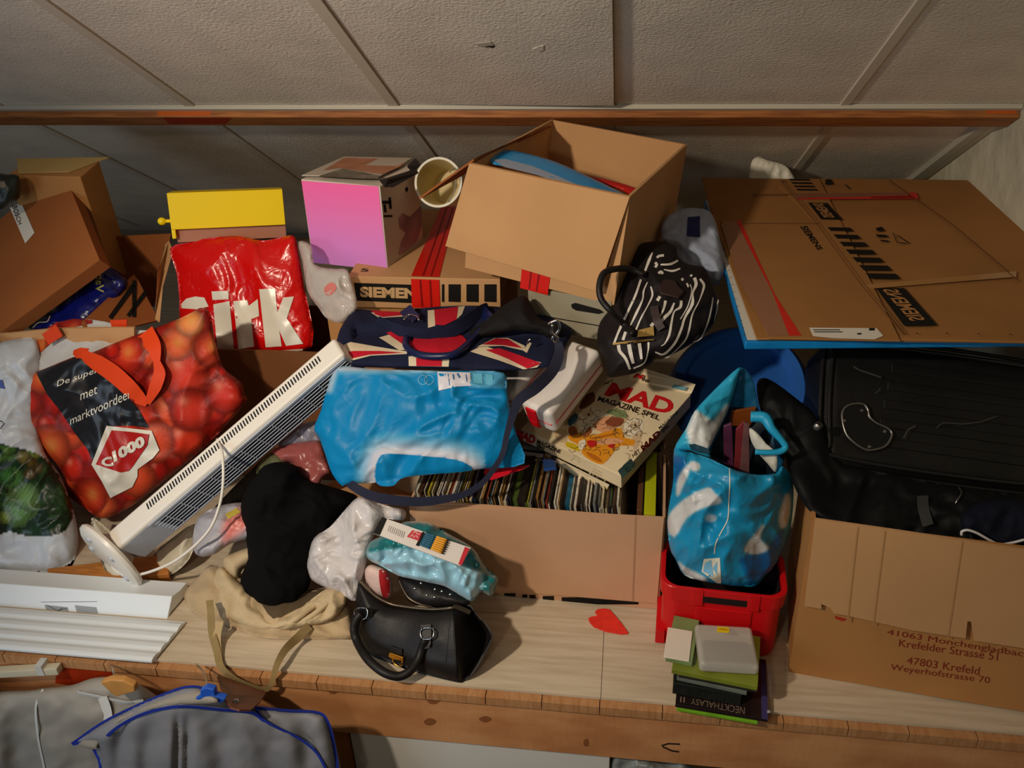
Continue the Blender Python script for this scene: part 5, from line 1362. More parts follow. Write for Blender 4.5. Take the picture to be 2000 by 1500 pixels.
o = S_gd.build('dark_green_pouch', mat('dark_green', (30, 36, 30), 0.4, noise_s=20, noise_a=0.5))
tag(o, 'dark greenish pouch in the top of the tilted carton, far left', 'pouch')
decal('pale_spot', [z8((0, 300), (30, 290), (50, 330), (20, 350), (0, 330))], mat('pale_spot', (110, 100, 84), 0.5), S_gd, o, 0.002)

# ---- stuff left of centre, behind the black bundle
S_pk = Soft([(530, 882), (560, 868), (600, 862), (625, 862), (636, 890), (645, 920), (630, 934), (618, 955), (590, 950), (570, 905), (545, 905)], [(530, 882, 1.45), (625, 862, 1.46), (640, 920, 1.40), (600, 950, 1.39)], 0.02, 30, 0.01, 40, 0, 60, 17, 0.03, 5)
o = S_pk.build('dull_red_packet', mat('dull_red_plastic', (150, 80, 78), 0.3, 0.5, bump_s=30, bump=0.4, bump_d=0.006))
tag(o, 'dull red plastic packet left of the light blue bag', 'packet')
S_gp = Soft([(540, 858), (575, 832), (618, 822), (625, 850), (630, 866), (590, 868), (552, 876)], [(540, 858, 1.47), (620, 825, 1.49), (625, 862, 1.47)], 0.01, 20, 0.006, 30, 0, 60, 7, 0.02, 5)
o = S_gp.build('grey_packet', mat('grey_plastic', (120, 116, 128), 0.3, 0.5, bump_s=30, bump=0.4))
tag(o, 'greyish plastic packet just above the dull red packet, beside the heater', 'packet')
S_dg = Soft([(412, 1004), (440, 968), (480, 928), (520, 890), (552, 878), (566, 900), (560, 960), (520, 1010), (470, 1050), (430, 1030)], [(412, 1004, 1.44), (552, 878, 1.50), (470, 1050, 1.38), (560, 960, 1.44)], 0.02, 30, 0.02, 50, 0, 60, 27, 0.04, 5)
o = S_dg.build('dark_grey_cloth', mat('dark_grey_cloth', (52, 50, 44), 0.85, 0.2, noise_s=14, noise_a=0.3, wrinkle=0.4))
tag(o, 'dark grey cloth in the shadow under the middle of the heater', 'cloth')
S_gn = Soft([(500, 925), (515, 895), (540, 885), (560, 905), (540, 925)], [(500, 925, 1.42), (540, 885, 1.44), (550, 920, 1.42)], 0.012, 16, 0.006, 25, seed=8, back=0.02, step=4)
o = S_gn.build('olive_pouch', mat('olive_cloth', (84, 84, 52), 0.6, noise_s=30, noise_a=0.3))
tag(o, 'olive pouch peeking out under the middle of the heater', 'pouch')
S_cp = Soft([(376, 1062), (388, 1010), (440, 985), (492, 985), (500, 1020), (492, 1048), (450, 1062), (420, 1082), (388, 1086)], [(376, 1062, 1.30), (440, 985, 1.38), (500, 1020, 1.34), (388, 1086, 1.28)], 0.03, 40, 0.014, 35, 0, 60, 18, 0.03, 5)
def cp_col(px, py):
    c = np.tile(np.array([[170, 168, 176.]]), (len(px), 1))
    t = np.clip((px - 425) / 20, 0, 1) * np.clip(1.6 - np.abs((py - 1020) + (px - 465) * 0.75) / 22, 0, 1)
    return c * (1 - t[:, None]) + np.array([[212, 120, 112.]]) * t[:, None]
o = S_cp.build('clear_packet', M_cloudv, None, cp_col)
tag(o, 'clear plastic packet with pink contents beside the white cord', 'packet')
decal('yellow_print', [[(440, 1004), (462, 992), (470, 1000), (446, 1014)]], mat('yellow_print', (190, 170, 70), 0.4), S_cp, o, 0.002)
z2 = zoom(0, 980, .35)
S_cw = Soft(z2((510, 90), (600, 150), (800, 330), (900, 250), (1090, 120), (1075, 280), (1010, 370), (930, 420), (830, 478), (740, 478), (660, 455), (600, 410), (560, 320), (530, 220)), [(178, 1011, 1.40), (380, 1025, 1.40), (371, 1078, 1.34), (273, 1148, 1.275), (192, 1078, 1.32), (290, 1090, 1.36)], 0.03, 40, 0.014, 50, 0.01, 80, 13, 0.03, 5)
S_cw.fn = lambda px, py: 0.018 + 0 * px
o = S_cw.build('cream_cloth_bag', mat('cream_plastic', (206, 198, 178), 0.45, 0.4, wrinkle=0.5, wrinkle_s=12))
tag(o, 'creamy white bag bulging under the base of the heater', 'bag')

# ---- black bundle in the tan bag
S_bk = Soft([(497, 935), (515, 910), (550, 902), (582, 912), (600, 935), (645, 950), (692, 966), (698, 985), (662, 1015), (640, 1040), (616, 1060), (608, 1100), (606, 1140), (592, 1165), (578, 1192), (540, 1205), (505, 1190), (475, 1168), (470, 1130), (484, 1090), (478, 1040), (470, 990), (482, 955)],
            [(520, 910, 1.36), (690, 970, 1.40), (480, 1000, 1.33), (610, 1060, 1.33), (540, 1195, 1.235), (475, 1140, 1.26), (600, 1140, 1.27)], 0.05, 60, 0.02, 60, 0.01, 90, 22, 0.05, 6)
o = S_bk.build('black_cloth_bundle', mat('deep_black_cloth', (9, 8, 9), 0.9, 0.15, bump_s=50, bump=0.3))
tag(o, 'bundle of black cloth stuffed upright in the tan canvas bag', 'cloth bundle')

# ---- tan canvas bag
z3 = zoom(350, 850, 1 / 3.)
M_tan = mat('tan_canvas', (184, 160, 124), 0.85, 0.2, noise_s=10, noise_a=0.1, bump_s=240, bump=0.25, sheen=0.2)
M_tan2 = mat('tan_canvas_light', (196, 174, 138), 0.85, 0.2, noise_s=10, noise_a=0.08, bump_s=240, bump=0.25)
M_web = mat('khaki_webbing', (146, 124, 82), 0.8, 0.2, bump_s=300, bump=0.3)
S_tn = Soft(z3((22, 930), (60, 880), (110, 835), (185, 760), (300, 800), (420, 850), (600, 900), (800, 900), (910, 890), (985, 960), (1010, 1080), (1022, 1185), (900, 1195), (700, 1195), (520, 1190), (400, 1160), (260, 1110), (130, 1065), (60, 1010)),
            [(357, 1160, 1.265), (413, 1103, 1.32), (650, 1150, 1.28), (690, 1247, 1.18), (583, 1247, 1.17), (483, 1238, 1.175), (393, 1203, 1.215), (540, 1190, 1.22)], 0.03, 50, 0.016, 70, 0.014, 90, 31, 0.02, 5)
tn = S_tn.build('tan_canvas_bag', M_tan)
tag(tn, 'tan canvas shoulder bag holding the black bundle, strap hanging over the shelf edge', 'bag')
decal('dark_opening', [z3((430, 905), (560, 900), (760, 905), (880, 900), (770, 975), (640, 1040), (550, 1075), (490, 1000))], mat('canvas_inside', (84, 70, 50), 0.9), S_tn, tn, 0.003, 8, smooth=2)
S_t2 = Soft(z3((180, 930), (192, 860), (215, 800), (250, 770), (330, 840), (420, 915), (480, 1010), (545, 1082), (640, 1050), (760, 970), (880, 890), (950, 900), (985, 960), (930, 1050), (840, 1100), (700, 1130), (560, 1145), (420, 1135), (300, 1085), (170, 1040), (110, 970)),
            [(410, 1160, 1.26), (430, 1107, 1.29), (530, 1205, 1.20), (650, 1148, 1.25), (670, 1180, 1.22), (560, 1228, 1.165), (440, 1205, 1.195)], 0.018, 22, 0.016, 55, 0.016, 60, 33, 0.02, 4)
S_t2.build('folded_rim', M_tan2, tn)
S_t3 = Soft(z3((262, 720), (320, 690), (400, 660), (470, 650), (500, 690), (440, 740), (370, 790), (340, 850), (270, 800)), [(437, 1090, 1.30), (506, 1067, 1.32), (465, 1130, 1.28), (430, 1110, 1.29)], 0.025, 22, 0.006, 30, 0.0, 50, 35, 0.02, 5)
S_t3.build('rolled_corner', M_tan2, tn)
for L, w_ in (([(560, 1130), (680, 1080), (790, 1000), (880, 910)], 0.006), ([(620, 1135), (760, 1070), (860, 990), (930, 910)], 0.006), ):
    pts = z3(*L)
    tube('cloth_fold', [P(x_, y_, float(S_t2.front([x_], [y_])[0]) - 0.001) for x_, y_ in pts], w_, M_tan2, tn, radii=[.001, w_, w_, .001])
strap('shoulder_strap', [(409, 1172, 1.19), (412, 1195, 1.165), (414, 1235, 1.145), (424, 1272, 1.115), (432, 1303, 1.08), (458, 1326, 1.062), (490, 1340, 1.058), (517, 1347, 1.058), (531, 1333, 1.06), (541, 1298, 1.08), (558, 1268, 1.115), (582, 1245, 1.15), (604, 1222, 1.165)], [14, 15, 15, 15, 12, 11, 11, 11, 14, 17, 18], 0.0025, M_web, tn, 6)
strap('inner_strap', [(430, 1215, 1.155), (423, 1250, 1.135), (430, 1290, 1.10), (438, 1310, 1.08)], [12, 16, 14, 8], 0.002, mat('pale_webbing', (190, 164, 120), 0.8), tn, 6)
PLP = Plane(P(430, 1322, 1.055), np.cross(P(520, 1350, 1.045) - P(430, 1322, 1.055), P(460, 1386, 0.915) - P(430, 1322, 1.055)))
lp = slab('leather_patch', [PLP.S(x_, y_) for x_, y_ in ((425, 1320), (445, 1324), (480, 1338), (516, 1349), (521, 1351), (508, 1370), (490, 1386), (468, 1386), (450, 1381), (440, 1362), (434, 1350))], 0.003, mat('brown_leather', (104, 56, 36), 0.5, noise_s=20, noise_a=0.15), tn)
sc_c = PLP.S(460, 1373, 0.0025)
lathe('snap_button', [(0.0008, 0.003), (0.003, 0.003), (0.0042, 0.002), (0.005, 0.0), (0.005, -0.001)], sc_c, nrm(CAM - sc_c), M_chr, tn, 16)

# ---- thin white plastic bag
S_wp = Soft(z3((1050, 362), (1140, 390), (1240, 420), (1325, 440), (1310, 500), (1190, 490), (1150, 560), (1110, 680), (1090, 780), (1062, 860), (1030, 972), (950, 930), (830, 880), (765, 835), (742, 755), (760, 690), (790, 600), (880, 540), (960, 450)),
            [(700, 970, 1.34), (793, 1000, 1.33), (693, 1173, 1.21), (610, 1125, 1.27), (650, 1030, 1.32), (715, 1080, 1.27)], 0.03, 45, 0.034, 60, 0.01, 80, 41, 0.03, 4)
o = S_wp.build('thin_white_bag', mat('thin_white_plastic', (226, 220, 220), 0.25, 0.5, alpha=0.78, wrinkle=0.6, wrinkle_s=13))
tag(o, 'crumpled thin white plastic bag between the black handbag and the book carton', 'plastic bag')

# ---- black handbag
zh = zoom(600, 960, .26)
def hb_fn(px, py):
    xr = 884 + (py - 1186) * 0.07               # the ridge between front and right side
    return np.where(px > xr, (px - xr) * 0.0011, 0) * (py > 1180)
S_hb = Soft(zh((392, 668), (440, 720), (500, 780), (560, 822), (640, 852), (800, 878), (950, 890), (1110, 868), (1180, 850), (1235, 862), (1270, 920), (1350, 1000), (1392, 1100), (1300, 1290), (1240, 1380), (1180, 1424), (1130, 1434), (900, 1380), (730, 1332), (600, 1280), (450, 1212), (400, 1120), (372, 900), (362, 730)),
            [(703, 1135, 1.235), (770, 1185, 1.21), (889, 1188, 1.185), (717, 1272, 1.155), (790, 1305, 1.13), (894, 1332, 1.097), (850, 1250, 1.145), (700, 1200, 1.195)], 0.018, 36, 0, 60, 0.006, 110, 51, 0.07, 5, fn=hb_fn)
M_lea = mat('black_leather', (24, 20, 19), 0.5, 0.35, noise_s=12, noise_a=0.2, bump_s=180, bump=0.2)
hb_o = S_hb.build('black_handbag', M_lea)
tag(hb_o, 'black leather handbag with gold clasp, standing at the shelf edge', 'handbag')
hbY = lambda x_, y_, d: float(S_hb.front([x_], [y_])[0]) - d
zr = zh((400, 675), (450, 728), (520, 790), (620, 842), (720, 862), (850, 878), (960, 884), (1080, 874), (1130, 862))
tube('zip_edge', [P(x_, y_, hbY(x_, y_ + 3, 0.002)) for x_, y_ in zr], 0.0028, mat('zip_metal', (110, 96, 80), 0.35, metal=0.7), hb_o, 8, 6)
strap('zip_tab', [(x_, y_, hbY(885, 1190, 0.006)) for x_, y_ in zh((1100, 862), (1160, 880), (1225, 910))], [8, 9, 9], 0.003, mat('zip_metal'), hb_o)
hl = zh((405, 915), (370, 960), (352, 1030), (372, 1120), (440, 1240), (520, 1320), (600, 1370), (690, 1388), (770, 1350), (830, 1270), (860, 1190), (888, 1110))
ys_ = [hbY(705, 1200, .01), 1.165, 1.155, 1.14, 1.105, 1.085, 1.075, 1.075, 1.085, 1.105, 1.12, hbY(831, 1249, .006)]
tube('handle', [P(x_, y_, Y_) for (x_, y_), Y_ in zip(hl, ys_)], 0.0085, M_lea, hb_o, 10)
for c_ in ((402, 920), (898, 1070)):
    q_ = zh((c_[0] - 40, c_[1] - 35), (c_[0] + 45, c_[1] - 40), (c_[0] + 42, c_[1] + 30), (c_[0] - 34, c_[1] + 35))
    tube('buckle', [P(x_, y_, hbY(max(x_, 704), y_, 0.010)) for x_, y_ in q_], 0.0016, M_chr, hb_o, 6, 3, True)
    q2 = zh((c_[0] - 8, c_[1] - 70), (c_[0] - 4, c_[1]), (c_[0] - 4, c_[1] + 70), (c_[0], c_[1] + 110)) if c_[0] > 500 else zh((c_[0] + 90, c_[1] - 10), (c_[0] + 40, c_[1] - 5), (c_[0] - 10, c_[1] + 40))
    strap('handle_tab', [(x_, y_, hbY(max(x_, 705), y_, 0.006)) for x_, y_ in q2], [20, 20, 18, 10], 0.003, M_lea, hb_o)
M_gold = mat('gold_metal', (222, 160, 60), 0.25, metal=1.0)
slab('clasp_tab', [S_hb.S(x_, y_, 0.006) for x_, y_ in zh((622, 1162), (712, 1188), (712, 1232), (616, 1208))], 0.004, M_lea, hb_o, 0.001)
slab('gold_clasp', [S_hb.S(x_, y_, 0.009) for x_, y_ in zh((616, 1212), (720, 1248), (722, 1275), (700, 1272), (640, 1262), (608, 1240))], 0.005, M_gold, hb_o, 0.001)
tube('gold_clasp_loop', [S_hb.S(x_, y_, 0.008) for x_, y_ in zh((640, 1262), (660, 1296), (700, 1312), (716, 1275))], 0.0018, M_gold, hb_o)
decal('side_seam', [line_poly([(884, 1196), (888, 1250), (892, 1322)], 1.6), line_poly([(880, 1196), (870, 1300)], 1)], mat('seam_black', (8, 7, 7), 0.6), S_hb, hb_o, 0.001)

# ---- what sticks out of the handbag
S_ct = Soft(zh((432, 600), (470, 552), (540, 565), (600, 600), (640, 700), (630, 800), (560, 805), (500, 785), (445, 690)), [(715, 1110, 1.245), (760, 1120, 1.24), (745, 1165, 1.235)], 0.022, 22, 0.003, 30, 0, 50, 61, 0.02, 4)
o = S_ct.build('pink_white_ball', mat('pale_pink_wool', (222, 190, 180), 0.7, bump_s=150, bump=0.5))
tag(o, 'pale pink woolly ball with red side in the open handbag, left', 'ball')
decal('red_side', [zh((540, 590), (585, 595), (615, 640), (622, 720), (610, 790), (570, 795), (545, 700))], mat('red_wool', (170, 30, 34), 0.6), S_ct, o, 0.0015, 6, smooth=2)
S_st = Soft(zh((682, 650), (740, 635), (860, 650), (970, 690), (1090, 735), (1180, 790), (1230, 830), (1180, 865), (1060, 872), (920, 870), (780, 835), (710, 740)), [(777, 1128, 1.245), (900, 1160, 1.22), (870, 1186, 1.20), (790, 1170, 1.21)], 0.02, 25, 0.002, 30, 0, 50, 62, 0.02, 4)
st = S_st.build('studded_pouch', M_lea)
tag(st, 'black leather pouch with small silver studs, inside the handbag', 'pouch')
for x_, y_ in zh((810, 730), (900, 780), (960, 735), (958, 795), (1012, 750), (1075, 775), (856, 690)):
    c_ = S_st.S(x_, y_, 0.0004)
    lathe('stud', [(0.0004, 0.0028), (0.0022, 0.002), (0.003, 0.0), (0.003, -0.001)], c_, nrm(CAM - c_), M_chr, st, 10)
tube('zip_edge', [P(x_, y_, float(S_st.front([x_], [y_])[0]) - 0.001) for x_, y_ in zh((690, 665), (720, 735), (770, 805), (860, 850), (940, 868))], 0.0022, mat('zip_metal'), st)
aq_w = np.array(zh((450, 470), (620, 440), (800, 430), (1000, 480), (1140, 545), (1310, 620), (1315, 720), (1240, 825), (1120, 760), (940, 690), (700, 640), (560, 565)))
def aq_col(px, py):
    c = np.tile(np.array([[6, 110, 116.]]), (len(px), 1))
    d = seg_dist(px, py, aq_w); ins = inside(px, py, aq_w)
    w = np.where(ins, 1.0, np.clip(1 - d / 5, 0, 1))[:, None]
    return c * (1 - w) + np.array([[150, 200, 222.]]) * w  # pale centre brightened: satin highlights put into the colour
S_aq = Soft(zh((442, 440), (480, 375), (560, 335), (640, 300), (720, 232), (830, 225), (935, 240), (1050, 312), (1240, 420), (1335, 560), (1430, 640), (1425, 700), (1390, 782), (1330, 770), (1300, 760), (1232, 830), (1130, 770), (1040, 715), (940, 690), (800, 660), (680, 630), (560, 562), (460, 510)),
            [(716, 1075, 1.25), (790, 1022, 1.29), (922, 1070, 1.27), (965, 1150, 1.25), (925, 1172, 1.215), (850, 1140, 1.225), (760, 1110, 1.235), (840, 1080, 1.245)], 0.03, 36, 0.03, 55, 0.008, 70, 63, 0.03, 4)
o = S_aq.build('aqua_satin_cloth', mat('satin', vcol=True, rough=0.2, spec=0.7, sheen=0.3), None, aq_col)
tag(o, 'shiny pale blue and teal satin cloth heaped on the open handbag', 'cloth')
# brush set in its sleeve, lying on the cloth
pq = [P(*q_, Y_) for q_, Y_ in zip(zh((495, 312), (1150, 558), (1230, 422), (565, 192)), (1.215, 1.185, 1.215, 1.24))]
bp_ = slab('brush_set', pq, 0.008, mat('pack_white', (216, 208, 202), 0.3, 0.5), None, 0.001)
tag(bp_, 'white pack of paint brushes with red labels, lying on the satin cloth', 'brush set')
PB_ = Plane(pq[0], np.cross(pq[1] - pq[0], pq[3] - pq[0]))
decal('black_end', [zh((495, 312), (545, 330), (600, 205), (565, 192))], M_ink, PB_, bp_, 0.0006)
decal('red_label', [zh((748, 340), (790, 290), (860, 310), (840, 372)), zh((1135, 545), (1160, 556), (1218, 430), (1185, 415))], mat('label_red', (190, 22, 44), 0.35), PB_, bp_, 0.0006)
decal('label_mark', [line_poly(zh((775, 340), (790, 322), (803, 345), (818, 330), (832, 350)), 1.2), line_poly(zh((796, 312), (812, 300), (826, 318), (845, 322)), 1.2)], mat('pack_letter', (226, 214, 206), 0.4), PB_, bp_, 0.001)
decal('dark_window', [zh((815, 405), (840, 412), (885, 312), (868, 300))], M_ink, PB_, bp_, 0.0006)
for k_ in range(7):
    t_ = k_ / 6.0
    a_ = np.array(zh((848, 398))[0]) * (1 - t_) + np.array(zh((892, 318))[0]) * t_
    b_ = np.array(zh((1030, 470))[0]) * (1 - t_) + np.array(zh((1068, 372))[0]) * t_
    m_ = a_ + (b_ - a_) * 0.45; e_ = a_ + (b_ - a_) * 0.9
    br = tube('brush', [PB_.S(*m_, 0.0035), PB_.S(*((m_ + e_) / 2), 0.0035), PB_.S(*e_, 0.0035)], 0.0022, mat('brush_wood', (222, 158, 50), 0.4), bp_, 6, 2)
    tube('ferrule', [PB_.S(*a_, 0.0035), PB_.S(*((a_ + m_) / 2), 0.0035), PB_.S(*m_, 0.0035)], 0.0024, mat('brush_teal', (40, 92, 118), 0.35), br, 6, 2)
    tube('tip', [PB_.S(*e_, 0.0035), PB_.S(*((e_ + b_) / 2), 0.0035), PB_.S(*b_, 0.0035)], 0.0018, mat('brush_tip', (60, 40, 34), 0.6), br, 6, 2, radii=[.0018, .0016, .0005])
decal('fine_print', [line_poly(zh((620 + 14 * k_, 255 + 6 * k_), (605 + 14 * k_, 300 + 6 * k_)), 1) for k_ in range(9)], mat('fine_grey', (150, 144, 140), 0.4), PB_, bp_, 0.0006, join=True)['kind'] = 'stuff'

# ---- felt heart
hq = zoom(1100, 1000, .3)((164, 690), (180, 682), (215, 676), (225, 670), (207, 650), (225, 632), (265, 627), (300, 632), (330, 665), (380, 725), (424, 788), (380, 792), (280, 775), (200, 745), (172, 715))
ho = slab('felt_heart', [PZ(x_, y_, 0.0035) for x_, y_ in hq], 0.003, mat('red_felt', (226, 50, 34), 0.85, noise_s=60, noise_a=0.1), None)
tag(ho, 'flat red felt heart lying on the shelf left of the red crate', 'heart')

# ================================================================== right-hand pile
# ---- black bag with white stripes
zs_ = zoom(1160, 440, .21341)
S_sb = Soft(zs_((345, 300), (390, 200), (480, 155), (640, 150), (750, 200), (780, 300), (880, 360), (1000, 380), (1060, 480), (1100, 600), (1135, 720), (1120, 850), (1040, 970), (930, 1060), (800, 1140), (640, 1220), (560, 1230), (500, 1290), (380, 1350), (200, 1390), (130, 1380), (100, 1250), (40, 1120), (30, 1000), (60, 880), (150, 760), (200, 640), (270, 480)),
            [(1244, 488, 1.72), (1310, 475, 1.72), (1400, 600, 1.60), (1345, 675, 1.54), (1200, 735, 1.50), (1170, 660, 1.56), (1280, 600, 1.57), (1250, 720, 1.50)], 0.05, 60, 0.016, 60, 0.012, 90, 71, 0.06, 5)
sb = S_sb.build('striped_bag', mat('black_stripe_cloth', (24, 18, 20), 0.65, 0.3, bump_s=120, bump=0.2))
tag(sb, 'black bag with thin white stripes and black handle, leaning on the open carton', 'bag')
M_ws = mat('white_stripe', (214, 206, 196), 0.6)
stripes = [([(430, 495), (380, 640), (320, 770), (275, 870)], 20), ([(490, 520), (455, 600), (445, 680), (390, 800), (335, 915)], [8, 16, 14, 24, 10]), ([(520, 560), (535, 640), (490, 740), (430, 850), (385, 955)], [12, 18, 10, 14, 16]),
           ([(535, 250), (505, 320), (460, 440)], [10, 26, 18]), ([(575, 295), (600, 280), (640, 275)], 22), ([(560, 340), (575, 360), (560, 385)], 24), ([(610, 360), (700, 355), (770, 322)], [14, 22, 18]), ([(640, 405), (720, 418), (790, 395)], [10, 20, 14]), ([(590, 440), (615, 425), (630, 445)], 24),
           ([(580, 690), (605, 650)], 28), ([(655, 690), (640, 760), (600, 850)], [26, 20, 10]), ([(735, 710), (700, 790), (640, 850), (615, 885)], [16, 26, 30, 26]), ([(800, 690), (790, 750), (735, 790), (710, 890), (690, 1000), (650, 1080), (615, 1105)], [24, 26, 14, 20, 22, 12, 8]),
           ([(920, 480), (935, 540), (905, 620), (900, 720), (830, 850), (800, 950), (740, 1080), (640, 1180), (560, 1160)], [30, 30, 14, 28, 20, 22, 22, 20, 12]), ([(970, 490), (1005, 540), (1000, 590), (960, 700), (900, 820), (870, 960), (830, 1060), (700, 1190), (640, 1215)], [22, 24, 20, 8, 14, 18, 14, 10, 8]),
           ([(880, 540), (895, 600), (860, 740), (790, 860)], [8, 8, 10, 8]), ([(1090, 660), (1075, 760), (1040, 900), (980, 1030), (910, 1070)], [12, 14, 14, 14, 8]), ([(1135, 680), (1125, 780), (1100, 880)], [14, 14, 6]),
           ([(250, 920), (215, 1000), (185, 1080)], [24, 20, 20]), ([(290, 975), (265, 1050)], 26), ([(225, 1090), (235, 1150), (290, 1220), (330, 1320)], [32, 30, 26, 22]), ([(320, 1090), (335, 1170), (360, 1265)], [36, 36, 26]), ([(415, 1080), (425, 1150), (435, 1225)], [32, 30, 22]), ([(500, 1070), (495, 1150), (460, 1260), (360, 1310)], [20, 12, 10, 16]),
           ([(520, 925), (545, 895)], 30), ([(800, 500), (820, 490)], 24), ([(850, 530), (865, 565)], 16), ([(880, 465), (900, 455)], 18)]
decal('white_stripe', [line_poly(catmull(zs_(*L), 4), np.array(w_) * .2134 if not np.isscalar(w_) else w_ * .2134) for L, w_ in stripes], M_ws, S_sb, sb, 0.0016, 9)
sY = lambda x_, y_, d: float(S_sb.front([x_], [y_])[0]) - d
M_bcord = mat('black_cord', (20, 15, 17), 0.5, 0.4)
hd = [(x_, y_) for x_, y_ in zs_((460, 450), (330, 400), (200, 400), (90, 440), (50, 560), (70, 680), (160, 790), (270, 900), (360, 1000))]
tube('handle', [P(x_, y_, Y_) for (x_, y_), Y_ in zip(hd, (sY(1262, 535, .012), 1.60, 1.57, 1.55, 1.53, 1.515, 1.50, sY(1218, 632, .012), sY(1237, 653, .012)))], 0.0065, M_bcord, sb, 10)
M_brs = mat('brass_strip', (150, 120, 64), 0.4, metal=0.6)
slab('brass_strip', [S_sb.S(x_, y_, 0.008) for x_, y_ in zs_((170, 1078), (400, 1052), (548, 1040), (548, 1052), (400, 1070), (175, 1096))], 0.002, M_brs, sb)
slab('brown_tab', [S_sb.S(x_, y_, 0.007) for x_, y_ in zs_((405, 960), (545, 925), (552, 1010), (400, 1022))], 0.003, M_brs, sb)
strap('strap_end', [(x_, y_, sY(x_, y_, .008)) for x_, y_ in zs_((550, 740), (560, 800), (580, 880), (620, 950))], 16, 0.003, mat('brown_strap', (48, 30, 28), 0.55), sb)
slab('bow_patch', [S_sb.S(x_, y_, 0.012) for x_, y_ in zs_((600, 560), (640, 490), (740, 500), (780, 560), (830, 600), (780, 660), (690, 640), (610, 620))], 0.005, mat('brown_strap'), sb, 0.002)

# ---- pale blue-grey cloth behind it
S_bg = Soft([(1292, 446), (1302, 425), (1325, 410), (1352, 406), (1385, 412), (1400, 440), (1408, 480), (1414, 520), (1412, 538), (1398, 560), (1380, 548), (1372, 600), (1350, 590), (1330, 520), (1310, 500), (1296, 475)],
            [(1292, 446, 1.86), (1390, 415, 1.90), (1412, 540, 1.74), (1310, 500, 1.80), (1360, 590, 1.70)], 0.03, 40, 0.03, 50, 0.01, 70, 81, 0.05, 5)
bg = S_bg.build('grey_blue_cloth', mat('grey_blue_fabric', (150, 158, 178), 0.7, 0.25, wrinkle=0.5, wrinkle_s=10))
tag(bg, 'pale grey blue cloth with a navy tab, squeezed beside the stretched canvas', 'cloth')
decal('navy_tab', [[(1343, 424), (1367, 422), (1367, 463), (1341, 461)]], mat('navy_tab', (22, 30, 80), 0.7), S_bg, bg, 0.003, 6)

# ---- white crumpled bag and carton flap behind the board
S_wt = Soft([(1466, 322), (1480, 306), (1496, 312), (1520, 318), (1536, 326), (1553, 350), (1560, 380), (1470, 380)], [(1466, 322, 2.415), (1553, 350, 2.41), (1500, 380, 2.405)], 0.012, 25, 0.012, 25, 0, 40, 91, 0.008, 4)
o = S_wt.build('white_paper_bag', mat('white_paper', (224, 220, 204), 0.5, wrinkle=0.6, wrinkle_s=14))
tag(o, 'crumpled white bag poking up behind the far edge of the flattened carton', 'bag')

# ---- blue round tub lid
ctr = P(1442, 760, 1.73)
axd = nrm(np.array([-0.12, -0.62, 0.78]))
lid_prof = [(0.004, 0.012), (0.06, 0.012), (0.075, 0.006), (0.10, 0.006), (0.105, 0.018), (0.122, 0.018), (0.130, 0.006), (0.136, -0.012), (0.130, -0.018), (0.11, -0.018), (0.004, -0.014)]
tl = lathe('round_tub_lid', [(r_ * 1.17, h_ * 1.2) for r_, h_ in lid_prof], ctr, axd, mat('mid_blue_plastic', (44, 98, 176), 0.35, 0.4), None, 56)
tag(tl, 'large round mid blue plastic lid leaning under the canvas, behind the game box', 'lid')

# ---- black suitcase
B_sc = Box({'LFU': (1592, 660), 'LFD': (1622, 892), 'RFD': (2060, 985), 'RFU': (2070, 700)}, ('LFD', 1.34), (0.46, 0.14, 0.26), (0.2, 0.002, 0.06), tilt=0.15, rot=(-0.1, -0.45, 0.05))
print('sc', B_sc.err, B_sc.d, B_sc.c, B_sc.rot, B_sc.corner('LFU'), B_sc.corner('LBU'))
M_suit = mat('black_suitcase', (20, 19, 18), 0.45, 0.4, noise_s=12, noise_a=0.25, bump_s=160, bump=0.25)
su_ = box_mesh('black_suitcase', B_sc, M_suit, None, 0.03, 4)
tag(su_, 'black suitcase with kidney shaped corner guard, lying under the canvas at right', 'suitcase')
ff_ = B_sc.plane('F')
M_piping = mat('black_piping', (28, 27, 27), 0.3, 0.5)
loop = [B_sc.w(x_, -1.02, z_) for x_, z_ in ((-.93, -.6), (-.93, .6), (-.8, .88), (.9, .88), (.93, .6), (.93, -.6), (.8, -.88), (-.8, -.88))]
tube('piping', loop, 0.004, M_piping, su_, 8, 6, True)
loop = [B_sc.w(x_, -0.86, z_) for x_, z_ in ((-.99, -.7), (-.99, .7), (-.86, .99), (.9, .99), (.99, .6), (.99, -.7), (.86, -.99), (-.86, -.99))]
tube('piping', loop, 0.004, M_piping, su_, 8, 6, True)
for k_ in range(5):
    z_ = 0.62 - k_ * 0.29
    o = fix_normals(mk('rib', [B_sc.w(a, b, c) for a in (-0.42 - 0.03 * k_, 0.9) for b in (-1.04, -0.98) for c in (z_ - 0.09, z_ + 0.05)], CUBE_F, M_suit, su_)); bevel(o, .004, 2)
zk = zoom(1480, 640, .3066)
kid = zk((525, 570), (545, 515), (600, 492), (660, 495), (690, 530), (700, 575), (745, 615), (800, 640), (838, 670), (835, 710), (800, 760), (740, 782), (680, 785), (610, 745), (550, 680))
kc_ = catmull(kid, 4, True)
gd = slab('corner_guard', [ff_.S(x_, y_, 0.008) for x_, y_ in kc_], 0.008, mat('guard_black', (14, 14, 15), 0.25, 0.6), su_, 0.002)
tube('metal_rim', [ff_.S(x_, y_, 0.009) for x_, y_ in kid], 0.0022, mat('dull_steel', (150, 146, 142), 0.3, metal=0.9), gd, 8, 5, True)
for x_, y_ in zk((652, 535), (542, 600), (797, 668), (700, 765)):
    lathe('rivet', [(0.0005, 0.003), (0.0025, 0.0022), (0.0036, 0)], ff_.S(x_, y_, 0.0085), ff_.n, mat('dull_steel'), gd, 10)
